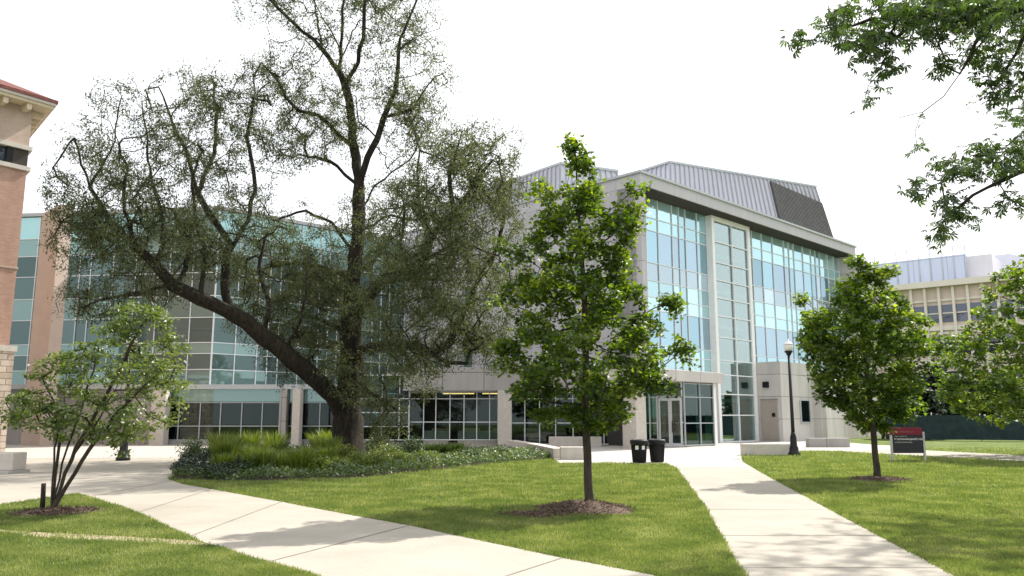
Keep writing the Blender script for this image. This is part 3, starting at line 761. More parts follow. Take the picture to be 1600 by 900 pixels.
glazed(FP, cols[0], cols[-1], .05, 3.14, cols, [.08, 1.3, 2.7, 3.1], bld, 'storefront_window', M['clear'])
# corner bay between tree and podium
cols = [xs(p) for p in (560, 598, 625, 640)]
FP2 = (Vector((0, YP - .3, 0)), Vector((1, 0, 0)), Vector((0, -1, 0)))
glazed(FP2, cols[0], cols[-1], .3, 4.1, cols, [.33, 1.1, 1.9, 2.7, 4.07], bld, 'storefront_window', M['green'])
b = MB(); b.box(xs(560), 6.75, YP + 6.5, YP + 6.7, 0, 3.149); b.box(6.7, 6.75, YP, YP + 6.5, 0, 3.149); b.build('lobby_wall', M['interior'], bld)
for x in (-4.2, -1.8): 
    w = MB(); w.box(x, x + 1.9, YP + 1.5, YP + 1.75, 3.02, 3.08); w.build('ceiling_light', M['warm'], bld)
rr = random.Random(5)
for i in range(6):     # furniture silhouettes inside
    x = -5 + i * 1.9; b = MB(); b.box(x, x + 1.1, YP + 2.4, YP + 3.2, 0.42, .5); b.box(x, x + 1.1, YP + 3.1, YP + 3.2, .5, .95); b.box(x + .05, x + .12, YP + 2.45, YP + 3.15, 0, .42); b.box(x + .98, x + 1.05, YP + 2.45, YP + 3.15, 0, .42)
    tag(b.build('lounge_chair', M['limestone']), 'pale lounge chair inside the lobby window, number %s from the stone pier' % ['six', 'five', 'four', 'three', 'two', 'one'][i] if False else 'pale lounge chair seen dimly through the lobby windows', 'chair', 'lounge chairs in the lobby')

# ---- left glass wing
WC = Vector((-18.95, 50.5, 0)); FWR = (WC, D3, N3)
aL = Vector((-32.8 + 18.95, 52.5 - 50.5, 0)).normalized(); FWL = (WC, aL, Vector((-aL.y, aL.x, 0)) * (1 if -aL.y * 0 + aL.x * -1 > 0 else -1))
nL = Vector((aL.y, -aL.x, 0));  nL = nL if nL.y < 0 else -nL
FWL = (WC, aL, nL)
wing = bld
wl = [(3.6, 4.6, 't'), (4.6, 5.6, 'k'), (5.6, 6.3, 't'), (6.3, 7.9, 'k'), (7.9, 9.3, 't'), (9.3, 10.8, 'u'), (10.8, 12.2, 'k'), (12.2, 13.4, 't'), (13.4, 14.9, 'c')]
KW = {'t': 0, 'u': 1, 'k': 1, 'c': 2, 'd': 0, 'v': 1, 'w': 1}
M['g_wingtop'] = coated_glass('pale_teal_glass', (.30, .50, .50), (.40, .62, .63), .45)
WM = [M['g_teal'], M['g_teal2'], M['g_wingtop']]  # pale top row over darker rows: reflected sky and trees put into colour
rnd = random.Random(9); s = 0; i = 0
while s < 14.5:
    w = (1.5, 1.5, .75, .75)[i % 4]; e_ = min(s + w, 14.95); bay(FWR, s, e_, wl, wing, 'wing_window_bay', WM, KW, rnd, last=e_ >= 14.5, vary=False); s = e_; i += 1
s = 0; i = 0
while s < 17.5:
    w = (1.6, 1.6, .8, 1.6)[i % 4]
    if s == 0: w = 1.6
    e_ = s + w; bay(FWL, s, e_, wl, wing, 'wing_window_bay', WM, KW, rnd, last=s + w >= 17.5, vary=False); s = e_; i += 1
SE = s
Lp = WC + aL * SE; Rp = WC + D3 * 14.95
b = MB(); b.prism([(Lp.x, Lp.y + .12), (WC.x, WC.y + .12), (Rp.x, Rp.y + .12), (Rp.x - 6, Rp.y + 8), (Lp.x, Lp.y + 14)], 3.45, 14.9); b.build('building_core', M['interior'], wing)
b = MB(); b.prism([(Lp.x - .1, Lp.y - .2), (WC.x, WC.y - .2), (Rp.x + .1, Rp.y - .14), (Rp.x - 6, Rp.y + 8), (Lp.x, Lp.y + 14)], 14.93, 15.15); b.build('roof_slab', M['fascia'], wing)
# wing ground floor
YW = 48.9
FQ = (Vector((0, YW, 0)), Vector((1, 0, 0)), Vector((0, -1, 0)))
b = MB(); b.box(xs(-120, YW), xs(560), YW - .35, YW + 10.5, 3.3, 3.58); b.build('podium_roof', M['frame_grey'], bld)
b = MB(); b.box(xs(257, YW), xs(560, YW), YW - .12, YW + .1, 2.55, 3.29); b.build('transom_panel', M['g_teal'], bld)
cols = [xs(p, YW) for p in (257, 280, 313, 345, 378, 410, 437, 468, 500, 530, 560)]
glazed(FQ, cols[0], cols[-1], .25, 2.54, cols, [.28, 1.1, 2.5], bld, 'storefront_window', M['clear'], fm='frame_grey')
b = MB(); b.box(cols[0], xs(560, YW), YW - .1, YW + .1, 0, .24); b.build('plinth', M['stone_dark'], bld)
b = MB(); b.box(xs(20, YW), xs(560, YW), YW + 6, YW + 6.2, 0, 3.28); b.build('lobby_wall', M['interior'], bld)
b = MB(); b.box(xs(-120, YW), xs(236, YW), YW + .1, YW + .5, 0, 3.28); b.build('recessed_wall', M['stone_dark'], bld)
for c0, c1, y in ((235, 257, YW - 1.2), (456, 468, YW - 1.0), (437, 447, YW - .5)):
    b = MB(); b.box(xs(c0, y), xs(c1, y), y, y + .75, 0, 3.29 if c0 != 437 else 3.29); b.build('pier', M['limestone'] if c0 != 437 else M['stone_dark'], bld, bevel=.015)
# tan fin
fc = Vector((-27.2, 46.9, 0)); dR = Vector((.50, .866, 0)); dL = Vector((-.93, .37, 0))
b = MB(); P = [fc, fc + dR * .75, fc + dR * .75 + dL * 1.55, fc + dL * 1.55]
z1s = [14.35, 14.35, 13.9, 13.9]
b.hexa([(p.x, p.y, 0) for p in P] + [(p.x, p.y, z) for p, z in zip(P, z1s)]); b.build('precast_fin', M['fin'], bld)

# ------------------------------------------------------------------ left brick building
K = Vector((-22.9, 36.4, 0)); ka = Vector((.6, .8, 0)); kb = Vector((-.66, .75, 0)); kn = Vector((.8, -.6, 0))
FK = (K, -ka, kn)
kb_o = empty('brick_building', K, 'pinkish brick building with red tiled eaves cut by the left edge', 'building')
LK = 22
def kprism(name, z0, z1, off, m, par=kb_o):
    b = MB(); b.prism([(K + ka * off + kn * off).xy, (K + kb * 12 + ka * off).xy, (K + kb * 12 - ka * LK).xy, (K - ka * LK + kn * off).xy], z0, z1); return b.build(name, m, par)
kprism('stone_base', 0, 4.6, .18, M['rubble'])
kprism('stone_course', 4.6, 4.85, .25, M['limestone'])
kprism('brick_wall', 4.85, 13.1, 0, M['brick'])
kprism('stone_course', 8.4, 8.5, .04, M['brick2'])
kprism('window_sill', 13.1, 13.3, .12, M['limestone'])
kprism('upper_wall_core', 13.3, 14.1, -.35, M['interior'])
kprism('stone_course', 14.1, 14.3, .12, M['limestone'])
kprism('frieze_wall', 14.3, 16.2, 0, M['brick2'])
for i in range(8):
    s = .9 + i * 1.5; w = MB(); w.fbox(FK, s, s + 1.25, -.2, -.17, 13.3, 14.1); wo = w.build('window', M['far_glass'], kb_o)
    f = MB(); f.fbox(FK, s - .25, s, -.3, 0, 13.3, 14.1); f.fbox(FK, s + .6, s + .66, -.16, -.1, 13.3, 14.1); f.build('window_frame', M['black'], wo)
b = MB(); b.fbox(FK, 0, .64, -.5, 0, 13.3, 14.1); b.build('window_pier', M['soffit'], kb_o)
# eaves: overhanging slab, brackets, tiles
def kpt(a, n): return (K + ka * a + kn * n)
ov = 1.0
tip = K + ka * .62 + kn * .75
ev = [tip.xy, (tip + kb * 12).xy, (tip + kb * 12 - ka * LK).xy, (tip - ka * LK).xy]
b = MB(); b.prism(ev, 16.2, 16.34); b.build('eave', M['eave'], kb_o)
tip2 = tip + (ka + kn) * .08; ev2 = [tip2.xy, (tip2 + kb * 12).xy, (tip2 + kb * 12 - ka * LK).xy, (tip2 - ka * LK).xy]
b = MB(); b.prism(ev2, 16.342, 16.47); b.build('gutter', M['limestone'], kb_o)
tip3 = tip2 + (ka + kn) * .05; ev3 = [tip3.xy, (tip3 + kb * 12).xy, (tip3 + kb * 12 - ka * LK).xy, (tip3 - ka * LK).xy]
b = MB(); b.prism(ev3, 16.472, 16.62); b.build('tile_edge', M['tile'], kb_o)
b = MB(); cc = (K + kb * 6 - ka * 8); T = [(p[0], p[1], 16.622) for p in ev2]; U = [(p[0] * .35 + cc.x * .65, p[1] * .35 + cc.y * .65, 18.9) for p in ev2]
b.hexa(T + U); b.build('tiled_roof', M['tile'], kb_o)
for i in range(9):
    b = MB(); b.fbox((K, kb, ka), .3 + i * .7, .5 + i * .7, .01, .55, 15.9, 16.19); b.build('bracket', M['eave'], kb_o)
for i in range(6):
    b = MB(); b.fbox(FK, .3 + i * 1.0, .5 + i * 1.0, .01, .65, 15.9, 16.19); b.build('bracket', M['eave'], kb_o)

# ------------------------------------------------------------------ far right building
P0 = Vector((49.0, 112.0, 0)); fa = Vector((.77, -.64, 0)); fn = Vector((-.64, -.77, 0)); FF = (P0, fa, fn)
far = empty('far_building', P0, 'distant beige building with rows of paired windows and a blue grey metal penthouse', 'building')
b = MB(); b.fbox(FF, 0, 42, -18, -.5, 0, 18.7); b.build('wall', M['far_panel'], far)
b = MB(); b.fbox(FF, -1.2, 43, -18.5, .5, 18.72, 19.5); b.build('cornice', M['far_stone'], far)
b = MB()
for k in range(26): b.fbox(FF, k * 1.7 - .16, k * 1.7 + .16, -.49, 0, 0, 18.7)
b.build('pilaster', M['far_stone'], far)
b = MB()
for z in (0.6, 5.0, 9.4, 13.8):
    b.fbox(FF, 0, 42, -.49, -.2, z - .9, z - .3); b.fbox(FF, 0, 42, -.49, -.3, z + 3.0, z + 3.3)
b.build('spandrel_band', M['far_stone'], far)
for z in (9.6, 14.0, 5.2):
    for k in range(25):
        if z < 6 and k > 14: continue
        s = k * 1.7 + .2; w = MB(); w.fbox(FF, s, s + 1.3, -.48, -.42, z, z + 2.3); wo = w.build('window', M['far_glass'], far)
        f = MB(); f.fbox(FF, s, s + 1.3, -.41, -.25, z + 1.1, z + 1.26); f.build('window_frame', M['far_stone'], wo)
pA = P0 + fa * -6 - fn * 8; 
b = MB(); b.fbox((pA, fa, fn), 0, 18.3, -8, 0, 19.52, 24.2); b.build('penthouse', M['far_metal'], far)
b = MB(); b.fbox((pA, fa, fn), 18.3, 21.5, -8, -.6, 19.52, 23.9); b.build('penthouse', M['metal'], far)  # lighter metal here paints the sunlit side face into the colour
b = MB()
for k in range(13): 
    p = pA + fa * (.4 + k * 1.5) + fn * .06; b.tube((p.x, p.y, 19.5), (p.x, p.y, 25.6), .07, n=6)
b.build('mast', M['frame_grey'], far)
b = MB(); q = pA + fa * 12 - fn * 9
b.hexa([q, q + fa * 24, q + fa * 24 - fn * 10, q - fn * 10] and [(*(q + fa * t - fn * o).xy, z) for t, o, z in ((0, 0, 19.6), (24, 0, 19.6), (24, 10, 19.6), (0, 10, 19.6), (7, 4, 25.8), (10, 4, 25.8), (10, 6, 25.8), (7, 6, 25.8))])
b.build('sloped_roof', M['metal'], far)

# ------------------------------------------------------------------ street furniture
def lamp(base, h, label):
    r = empty('street_lamp', base, label, 'street lamp', 'black post lamps with frosted globes')
    b = MB(); b.lathe(base, [(.26, 0), (.26, .12), (.21, .16), (.19, .34), (.15, .42), (.13, .8), (.10, .9), (.085, 1.0)], 16); b.build('lamp_base', M['black'], r)
    b = MB(); b.lathe(base, [(.08, .99), (.075, 1.2), (.055, h - .62)], 14); b.build('pole', M['black'], r)
    b = MB(); b.lathe(base, [(.055, h - .62), (.10, h - .58), (.11, h - .52), (.17, h - .46), (.18, h - .42), (.16, h - .40)], 16); b.build('lantern_collar', M['black'], r)
    b = MB(); b.lathe(base, [(.15, h - .40), (.20, h - .28), (.205, h - .18), (.19, h - .13)], 20); b.build('globe', M['globe'], r)
    b = MB(); b.lathe(base, [(.215, h - .13), (.20, h - .10), (.12, h - .02), (.05, h + .02), (.03, h + .08), (.012, h + .12)], 20); b.build('lamp_cap', M['globe'], r)
    return r
lamp(gr(1241, 712), 4.95, 'black lamp post on the right lawn in front of the stone wall')
lamp(gr(192, 720), 4.75, 'black lamp post on the left paving half hidden by the small tree')
def bin_(base, label, patch):
    r = empty('trash_can', base, label, 'trash can', 'black trash cans by the path')
    b = MB(); b.lathe(base, [(.22, .02), (.235, .05), (.27, .66), (.27, .68)], 24)
    for i in range(24):
        a = 2 * math.pi * i / 24; c, s_ = math.cos(a), math.sin(a)
        b.tube((base.x + .235 * c, base.y + .235 * s_, base.z + .05), (base.x + .28 * c, base.y + .28 * s_, base.z + .66), .012, n=4)
    b.build('bin_body', M['binblack'], r)
    b = MB(); b.lathe(base, [(.28, .66), (.325, .68), (.33, .80), (.31, .84), (.20, .86), (.18, .80)], 24); b.build('rim', M['binblack'], r)
    b = MB(); b.lathe(base, [(.21, 0), (.21, .03)], 20); b.build('bin_foot', M['binblack'], r)
    if patch:
        b = MB(); b.hexa([(base.x + x, base.y - y, base.z + z) for x, y, z in ((-.17, .235, .50), (-.06, .275, .50), (-.06, .262, .50), (-.17, .22, .50), (-.17, .24, .64), (-.06, .283, .64), (-.06, .27, .64), (-.17, .225, .64))]); b.build('sticker', M['globe'], r)
        b = MB(); b.hexa([(base.x + x, base.y - y, base.z + z) for x, y, z in ((.06, .275, .50), (.17, .235, .50), (.17, .22, .50), (.06, .262, .50), (.06, .283, .64), (.17, .24, .64), (.17, .225, .64), (.06, .27, .64))]); b.build('sticker', M['globe'], r)
bin_(gr(999, 724), 'black trash can with two pale stickers, left one of the pair', True)
bin_(gr(1027, 723), 'plain black trash can beside the path, right one of the pair', False)

# campus sign
sp = gr(1420, 721); sg = empty('campus_sign', sp, 'low campus sign with red header and black panel on two grey posts', 'sign')
sx = 55 / 1250 * sp.y; 
x0, x1 = sp.x - sx / 2 * .95, sp.x + sx / 2 * .97
zt = at(1420, 668, sp.y).z; 
for x in (x0, x1 - .07):
    b = MB(); b.box(x, x + .07, sp.y - .035, sp.y + .035, 0, zt - .16); b.build('post', M['post'], sg)
zb = at(1420, 708, sp.y).z; zm = at(1420, 679.5, sp.y).z
b = MB(); b.box(x0 + .08, x1 - .08, sp.y - .03, sp.y + .03, zb, zm); pn = b.build('sign_panel', M['signblack'], sg)
b = MB(); b.box(x0 - .06, x1 - .10, sp.y - .05, sp.y + .05, zm + .003, zt); hd = b.build('header_panel', M['red'], sg)
def glyphs(x, z, h, n, seed, parent, y, m, wd=.55):
    r = random.Random(seed); b = MB(); cx = x
    for i in range(n):
        if r.random() < .14: cx += h * .5; continue
        w = h * wd; t = h * .16; k = r.randrange(5)
        b.box(cx, cx + t, y - .004, y, z, z + h)
        if k in (0, 1): b.box(cx + t, cx + w, y - .004, y, z + h - t, z + h)
        if k in (1, 2, 3): b.box(cx + t, cx + w, y - .004, y, z, z + t)
        if k in (0, 3, 4): b.box(cx + t, cx + w, y - .004, y, z + h * .45, z + h * .45 + t)
        if k in (2, 4): b.box(cx + w - t, cx + w, y - .004, y, z + t, z + h * .45)
        cx += w + h * .22
    b.build('lettering', m, parent)
W_ = x1 - x0
glyphs(x0 + .16, zm - .075, .042, 16, 1, pn, sp.y - .031, M['post'])
glyphs(x0 + .16, zm - .19, .065, 24, 2, pn, sp.y - .031, M['globe'])
glyphs(x0 + .16, zm - .30, .05, 18, 3, pn, sp.y - .031, M['post'])
glyphs(x0 + .2, zm + .09, .06, 16, 4, hd, sp.y - .051, mat('faded_lettering', (.32, .12, .13)))

# low walls and benches
def lowwall(pts, h, w, label, m='limestone', name='low_wall', group=None):
    b = MB(); pts = [Vector(p) for p in pts]
    for i, (a, c) in enumerate(zip(pts, pts[1:])):
        t = (c - a).normalized(); n = Vector((-t.y, t.x)) * w / 2
        b.prism([(a - n), (c - n), (c + n), (a + n)], 0, h - i * .003)
    return tag(b.build(name, M[m], bevel=.02), label, 'wall', group)
lowwall([gr(800, 700).xy, gr(848, 710).xy, gr(874, 717).xy], .42, .5, 'curved low stone wall at the right end of the planting bed')
b = MB(); a = gr(876, 719); b.box(a.x, a.x + 1.05, a.y, a.y + .6, 0, .5)
tag(b.build('stone_block', M['limestone'], bevel=.02), 'tan stone block on the lawn edge behind the young maple', 'wall')
def block(px0, px1, pyb, h, dpt, label, m='limestone'):
    a = gr(px0, pyb); c = gr(px1, pyb); b = MB(); b.box(a.x, c.x, a.y, a.y + dpt, 0, h)
    return tag(b.build('stone_bench', M[m], bevel=.025), label, 'bench', 'pale stone benches before the building')
block(858, 940, 698, .55, .6, 'long stone bench in front of the glass doors right of the stone pier')
block(661, 700, 696, .85, .6, 'short stone bench left of the other before the lit lobby windows')
block(715, 777, 696, .85, .6, 'stone bench beside the left foot of the stone pier')
lowwall([gr(1162, 712).xy + Vector((0, .25)), gr(1240, 712).xy + Vector((0, .25))], .5, .5, 'low stone wall on the lawn left of the lamp post')
lowwall([gr(1262, 699).xy, gr(1325, 699).xy], .5, .6, 'low stone wall between the lamp post and the right maple', 'stone_dark')
a = gr(-60, 741); b = MB(); b.box(a.x, gr(18, 741).x, a.y, a.y + .7, .1, .62); bb = tag(b.build('stone_bench', M['limestone'], bevel=.03), 'grey stone bench cut by the left edge of the picture', 'bench')
b = MB(); b.box(a.x - .1, gr(22, 741).x, a.y - .35, a.y + .8, .0, .1); b.build('bench_foot', M['plaza'], bb)

# green windscreen fence and marker post at the right
fA = Vector((gr(1385, 688).x, gr(1385, 688).y)); fB = Vector((50, 50))
ft = (fB - fA).normalized(); FFn = (Vector((*fA, 0)), Vector((*ft, 0)), Vector((ft.y, -ft.x, 0)))
LF = (fB - fA).length
fe = empty('tennis_fence', (*fA, 0), 'dark green windscreen fence across the back of the right lawn', 'fence')
b = MB(); b.fbox(FFn, 0, LF, -.02, .02, .08, 1.75); b.build('windscreen', M['screen'], fe)
for i in range(int(LF / 3) + 1):
    p = FFn[0] + FFn[1] * i * 3 - FFn[2] * .06; b = MB(); b.tube(p, (p.x, p.y, 1.95), .04, n=8); b.build('post', M['post'], fe)
mp_ = gr(1482, 684.5); b = MB(); b.lathe(mp_, [(.11, 0), (.10, .3), (.08, .35), (.08, 1.45), (.15, 1.5), (.15, 1.75), (.1, 1.8)], 12)
mk = tag(b.build('marker_post', M['post']), 'slim pale post standing at the foot of the dark fence', 'post')

# ------------------------------------------------------------------ mulch rings
def mulch(c, rx, ry, h, seed, label):
    rng = np.random.default_rng(seed); b = MB(); n = 40; rings = []
    ph = rng.uniform(0, 6.28, 5)
    for k, f in enumerate((0, .25, .5, .75, .92, 1.0)):
        ring = []
        for i in range(n):
            a = 2 * math.pi * i / n; e = 1 + .16 * math.sin(2 * a + ph[0]) + .1 * math.sin(5 * a + ph[1]) + .06 * math.sin(9 * a + ph[2])
            z = .008 + h * (1 - f ** 2) * (1 + .3 * math.sin(7 * a + k * 2 + ph[3])) + rng.uniform(0, .02) * (f < .95) - (.02 if f > .99 else 0)
            ring.append((c.x + rx * f * e * math.cos(a), c.y + ry * f * e * math.sin(a), z))
        rings.append(ring)
    for p, q in zip(rings, rings[1:]):
        for i in range(n): b.face([p[i], p[(i + 1) % n], q[(i + 1) % n], q[i]], sm=True)
    o = b.build('mulch', M['mulch']); o['kind'] = 'stuff'; o['label'] = label
    N = 2600; r = np.sqrt(rng.uniform(0, 1, N)); a = rng.uniform(0, 6.28, N)
    C = np.stack([c.x + rx * r * 1.12 * np.cos(a), c.y + ry * r * 1.12 * np.sin(a), .015 + h * np.clip(1 - r ** 2, 0, 1) + rng.uniform(0, .02, N)], -1)
    leaves('mulch_chips', C, .06, 'narrow', M['mulch'], o, rng, flat=.5)
    return o
mulch(gr(912, 798), .85, .85, .13, 1, 'dark bark mulch mound round the central maple')
mulch(gr(845, 806), .7, .35, .03, 7, 'thin trail of mulch left of the central maple')
mulch(gr(1374, 751), .75, .8, .07, 2, 'ring of mulch round the right maple')
mulch(gr(92, 802), .75, .6, .05, 3, 'ring of mulch round the small left tree')

# ------------------------------------------------------------------ trees
# 1 big old tree: limbs follow the photograph, depth varied
YB = 31.5
def bp(*pp): return [np.array(at(x, y, YB + d)) for x, y, d in pp]
base_b = gr(540, 716); base_b = Vector((at(541, 712, YB).x, YB, 0))
skel = [
    [np.array(base_b)] + bp((541, 690, 0), (541, 640, 0), (546, 590, 0), (549, 540, 0), (552, 480, 0), (556, 420, 0), (560, 350, .1), (560, 290, .2), (553, 233, .3), (547, 160, .4), (540, 133, .5), (530, 105, .6), (532, 77, .6), (538, 0, .8), (540, -70, 1), (536, -130, 1)),
    bp((556, 300, .2), (570, 262, -.2), (590, 217, -.6), (600, 183, -.8), (617, 143, -1), (622, 100, -1.2), (625, 60, -1.3), (650, 3, -1.6), (675, -60, -2), (690, -100, -2)),
    bp((623, 130, -1), (640, 120, -1.4), (660, 113, -1.8)), bp((627, 87, -1.2), (660, 53, -.8), (697, 43, -.4)),
    bp((530, 115, .5), (520, 100, .2), (503, 77, 0), (473, 50, -.5), (447, 25, -1), (423, 0, -1.4), (380, -40, -2)),
    bp((503, 77, 0), (498, 50, .6), (493, 20, 1), (488, -20, 1.3), (480, -90, 1.5)),
    bp((532, 77, .6), (510, 37, .9), (493, 7, 1.2), (470, -50, 1.6)),
    bp((540, 100, .6), (548, 60, 1.2), (560, 33, 1.8), (585, 0, 2.4)),
    bp((550, 130, .4), (560, 97, -.2), (568, 60, -.6), (570, 0, -.9), (580, -80, -1.2)),
    bp((549, 233, .3), (527, 210, 0), (510, 190, -.6), (497, 180, -.9), (467, 173, -1.4), (447, 153, -1.8), (423, 113, -2.2)),
    bp((545, 290, .2), (517, 253, .8), (493, 245, 1.2), (433, 242, 2), (393, 257, 2.6), (360, 263, 3)),
    bp((477, 243, 1.4), (477, 217, 1.4), (462, 200, 1.6)), bp((433, 242, 2), (420, 225, 2.4), (400, 200, 3)),
    bp((550, 500, 0), (571, 471, -.8), (593, 444, -1.5), (616, 433, -2.2), (642, 431, -2.9), (660, 409, -3.5), (673, 364, -4), (709, 333, -4.6), (740, 290, -5.2), (770, 250, -5.6)),
    bp((660, 409, -3.5), (700, 385, -3.6), (740, 385, -3.8), (780, 400, -4)),
    bp((548, 560, 0), (575, 545, -.8), (610, 539, -1.8), (647, 540, -2.8), (673, 551, -3.5), (700, 567, -4.2), (758, 569, -5.4), (800, 560, -6)),
    bp((669, 545, -3.4), (700, 540, -3.2), (718, 502, -3), (740, 453, -3), (765, 420, -3), (800, 360, -3)),
    bp((556, 400, 0), (540, 378, .6), (518, 347, 1.2), (478, 329, 1.8), (440, 340, 2.2)),
    bp((560, 365, 0), (571, 356, .3), (611, 336, 1), (650, 345, 1.6), (680, 300, 2.4), (700, 240, 3)),
    bp((541, 655, 0), (520, 620, -.5), (497, 597, -1), (447, 553, -1.8), (413, 527, -2.2), (370, 493, -2.8), (313, 467, -3.4), (270, 447, -3.8), (247, 420, -4), (213, 387, -4.2), (172, 348, -4.5), (140, 292, -4.7), (116, 216, -5)),
    bp((363, 488, -2.9), (353, 460, -2.6), (353, 403, -2.2), (360, 380, -2), (337, 347, -1.8), (308, 300, -1.6), (295, 250, -1.4), (280, 216, -1.2), (262, 170, -1), (240, 120, -1)),
    bp((308, 300, -1.6), (335, 240, -.5), (340, 180, .2), (330, 120, .6)),
    bp((270, 447, -3.8), (290, 420, -3), (295, 380, -2), (270, 330, -1)),
    bp((270, 447, -3.8), (213, 457, -4.6), (163, 467, -5.4), (130, 480, -6)),
    bp((172, 348, -4.5), (130, 350, -5), (90, 345, -5.5)), bp((140, 292, -4.7), (180, 220, -4), (190, 150, -3.6)),
    bp((550, 450, 0), (510, 420, 1.2), (460, 410, 2.2), (410, 420, 3)), bp((549, 520, 0), (500, 500, 1.4), (450, 480, 2.5)),
    bp((548, 560, 0), (560, 600, -1), (590, 620, -2), (620, 640, -2.6)),
    bp((313, 467, -3.4), (322, 400, -3.2), (306, 345, -3), (300, 290, -2.6), (312, 230, -2.4)),
    bp((247, 420, -4), (256, 350, -3.6), (236, 280, -3.2), (228, 200, -3), (215, 140, -3)),
    bp((213, 387, -4.2), (194, 330, -4.6), (200, 260, -5), (172, 190, -5.2)),
    bp((353, 403, -2.2), (388, 345, -1.6), (398, 285, -1.2), (385, 215, -1), (395, 160, -1)),
    bp((413, 527, -2.2), (420, 470, -1.6), (405, 420, -1.2), (415, 360, -1)),
    bp((447, 553, -1.8), (470, 500, -2.2), (480, 440, -2.6), (468, 380, -3)),
    bp((673, 364, -4), (652, 300, -3.6), (656, 235, -3.4), (640, 185, -3.2)),
    bp((709, 333, -4.6), (702, 270, -4.8), (722, 205, -5)),
    bp((740, 453, -3), (778, 385, -3.4), (792, 310, -3.8), (805, 250, -4)),
    bp((556, 430, 0), (598, 390, .6), (632, 320, 1), (622, 245, 1.4)),
    bp((642, 431, -2.9), (625, 380, -2.6), (632, 320, -2.4), (612, 270, -2.2)),
    bp((557, 330, .1), (585, 290, .8), (640, 250, 1.4), (665, 200, 1.8)),
    bp((590, 217, -.6), (560, 190, -1), (556, 150, -1.4)),
    bp((600, 183, -.8), (645, 170, -1.6), (680, 120, -2)),
]
rng = np.random.default_rng(21)
att = []
def blob(cx, cy, rx, ry, dy, rd, n, shellk=.5):
    k = 0
    while k < n:
        u = rng.normal(0, 1, 3); u /= np.linalg.norm(u); u *= rng.uniform() ** .45
        x, y = cx + u[0] * rx, cy + u[1] * ry
        g = math.sin(x * .045 + u[2] * 3) * math.sin(y * .05 + u[2] * 2 + 1) + .5 * math.sin(x * .1 + 2) * math.sin(y * .11)
        if g < -.45: continue
        att.append(np.array(at(x, y, YB + dy + u[2] * rd))); k += 1
blob(245, 290, 185, 190, -3.0, 4.5, 900); blob(160, 330, 100, 130, -4.5, 3, 280); blob(330, 200, 120, 120, -1, 3, 260)
blob(470, 450, 130, 120, .8, 3.5, 620); blob(420, 380, 110, 80, 1.6, 3, 260); blob(690, 420, 140, 175, -3.2, 4.2, 1150); blob(720, 300, 105, 95, -4.6, 3.0, 420); blob(790, 290, 45, 55, -4.6, 2.0, 70)
blob(740, 230, 80, 50, -4.5, 2.5, 150); blob(600, 350, 90, 80, 1.0, 3, 300); blob(630, 110, 80, 120, -1, 2.5, 300); blob(470, 150, 100, 110, -.2, 3, 320)
blob(540, 180, 40, 90, .3, 2, 130); blob(560, 0, 150, 90, 0, 3, 420); blob(640, 200, 60, 80, -.5, 2.5, 170); blob(470, 220, 70, 60, 0, 2.5, 150); blob(400, 140, 50, 60, -1, 2.5, 90); blob(330, 160, 60, 50, -1, 2.5, 90); blob(410, -10, 70, 60, -1, 2, 110); blob(600, 590, 90, 55, -1.5, 2.5, 260); blob(480, 560, 80, 60, -.6, 2, 150); blob(450, 470, 110, 90, .4, 3, 380); blob(520, 480, 70, 100, 0, 2.5, 240); blob(660, 480, 120, 110, -4, 3.0, 450); blob(705, 380, 115, 130, -6, 2.4, 200); blob(150, 360, 90, 60, -4.5, 2, 200); blob(300, 380, 120, 70, -2.5, 3, 300)
blob(600, 660, 45, 40, -2.5, 1.0, 60); blob(180, 470, 100, 45, -4, 2.5, 170); blob(770, 530, 50, 60, -2.2, 2, 120); blob(630, -60, 120, 60, -1, 2, 90)
att = np.array(att)
P, par, tips, nsk = grow(skel, att, .28, rng, wob=.5, lift=.06)
bt = empty('old_tree', base_b, 'huge old tree with forked dark trunk and sparse grey green leaves', 'tree')
limbs('trunk', P, par, .60, .0088, M['bark'], bt, ex=2.05, flare=1.25)
far_nodes = np.arange(nsk, len(P))
tipP = P[tips]
C = clusterize(tipP, 27, .33, rng, .9)
C2 = clusterize(P[rng.choice(far_nodes, 30000)], 1, .2, rng, .9)
C = np.vstack([C, C2])
C = C[C[:, 2] > .6]
leaves('crown', C, .108, 'narrow', M['leaf_big'], bt, rng, flat=.8, svar=.4, droop=.1)
# suckers and moss on the trunk
# 2 central maple
std_tree('maple_tree', 'young maple with a slim straight trunk in the middle lawn on a mulch mound', 'tree', (922, 792),
         [(232, 884, 914), (262, 872, 922), (282, 866, 930), (305, 850, 950), (345, 838, 975), (385, 828, 985), (425, 815, 992), (465, 800, 998), (505, 788, 1010), (545, 780, 1035), (585, 782, 1040), (620, 792, 1010), (652, 835, 980), (668, 880, 950)],
         M['leaf_maple'], M['bark2'], .078, 820, 28, .21, .085, 'maple', 5, (899, 238), nl=22,
         extra=[(985, 320, 24, 16, 0), (978, 355, 26, 14, -.3), (1048, 470, 17, 12, .2), (1062, 545, 20, 12, 0), (800, 395, 18, 9, -.3), (1030, 595, 24, 10, -.4), (780, 470, 22, 8, 0), (848, 300, 14, 8, .2), (895, 222, 8, 4, 0), (1000, 505, 26, 12, -.2)], gap=.10)
# 3 right maple
std_tree('maple_tree', 'smaller maple on the right lawn between the lamp post and the red sign', 'tree', (1370, 749),
         [(405, 1326, 1350), (430, 1316, 1372), (455, 1300, 1392), (480, 1268, 1412), (515, 1254, 1432), (550, 1262, 1446), (585, 1270, 1444), (620, 1290, 1434), (650, 1316, 1424), (672, 1350, 1400)],
         M['leaf_maple2'], M['bark2'], .085, 700, 32, .25, .10, 'maple', 8, (1340, 412), nl=16,
         extra=[(1256, 470, 8, 5, 0), (1382, 425, 12, 7, 0), (1436, 500, 14, 6, 0)], gap=.10)
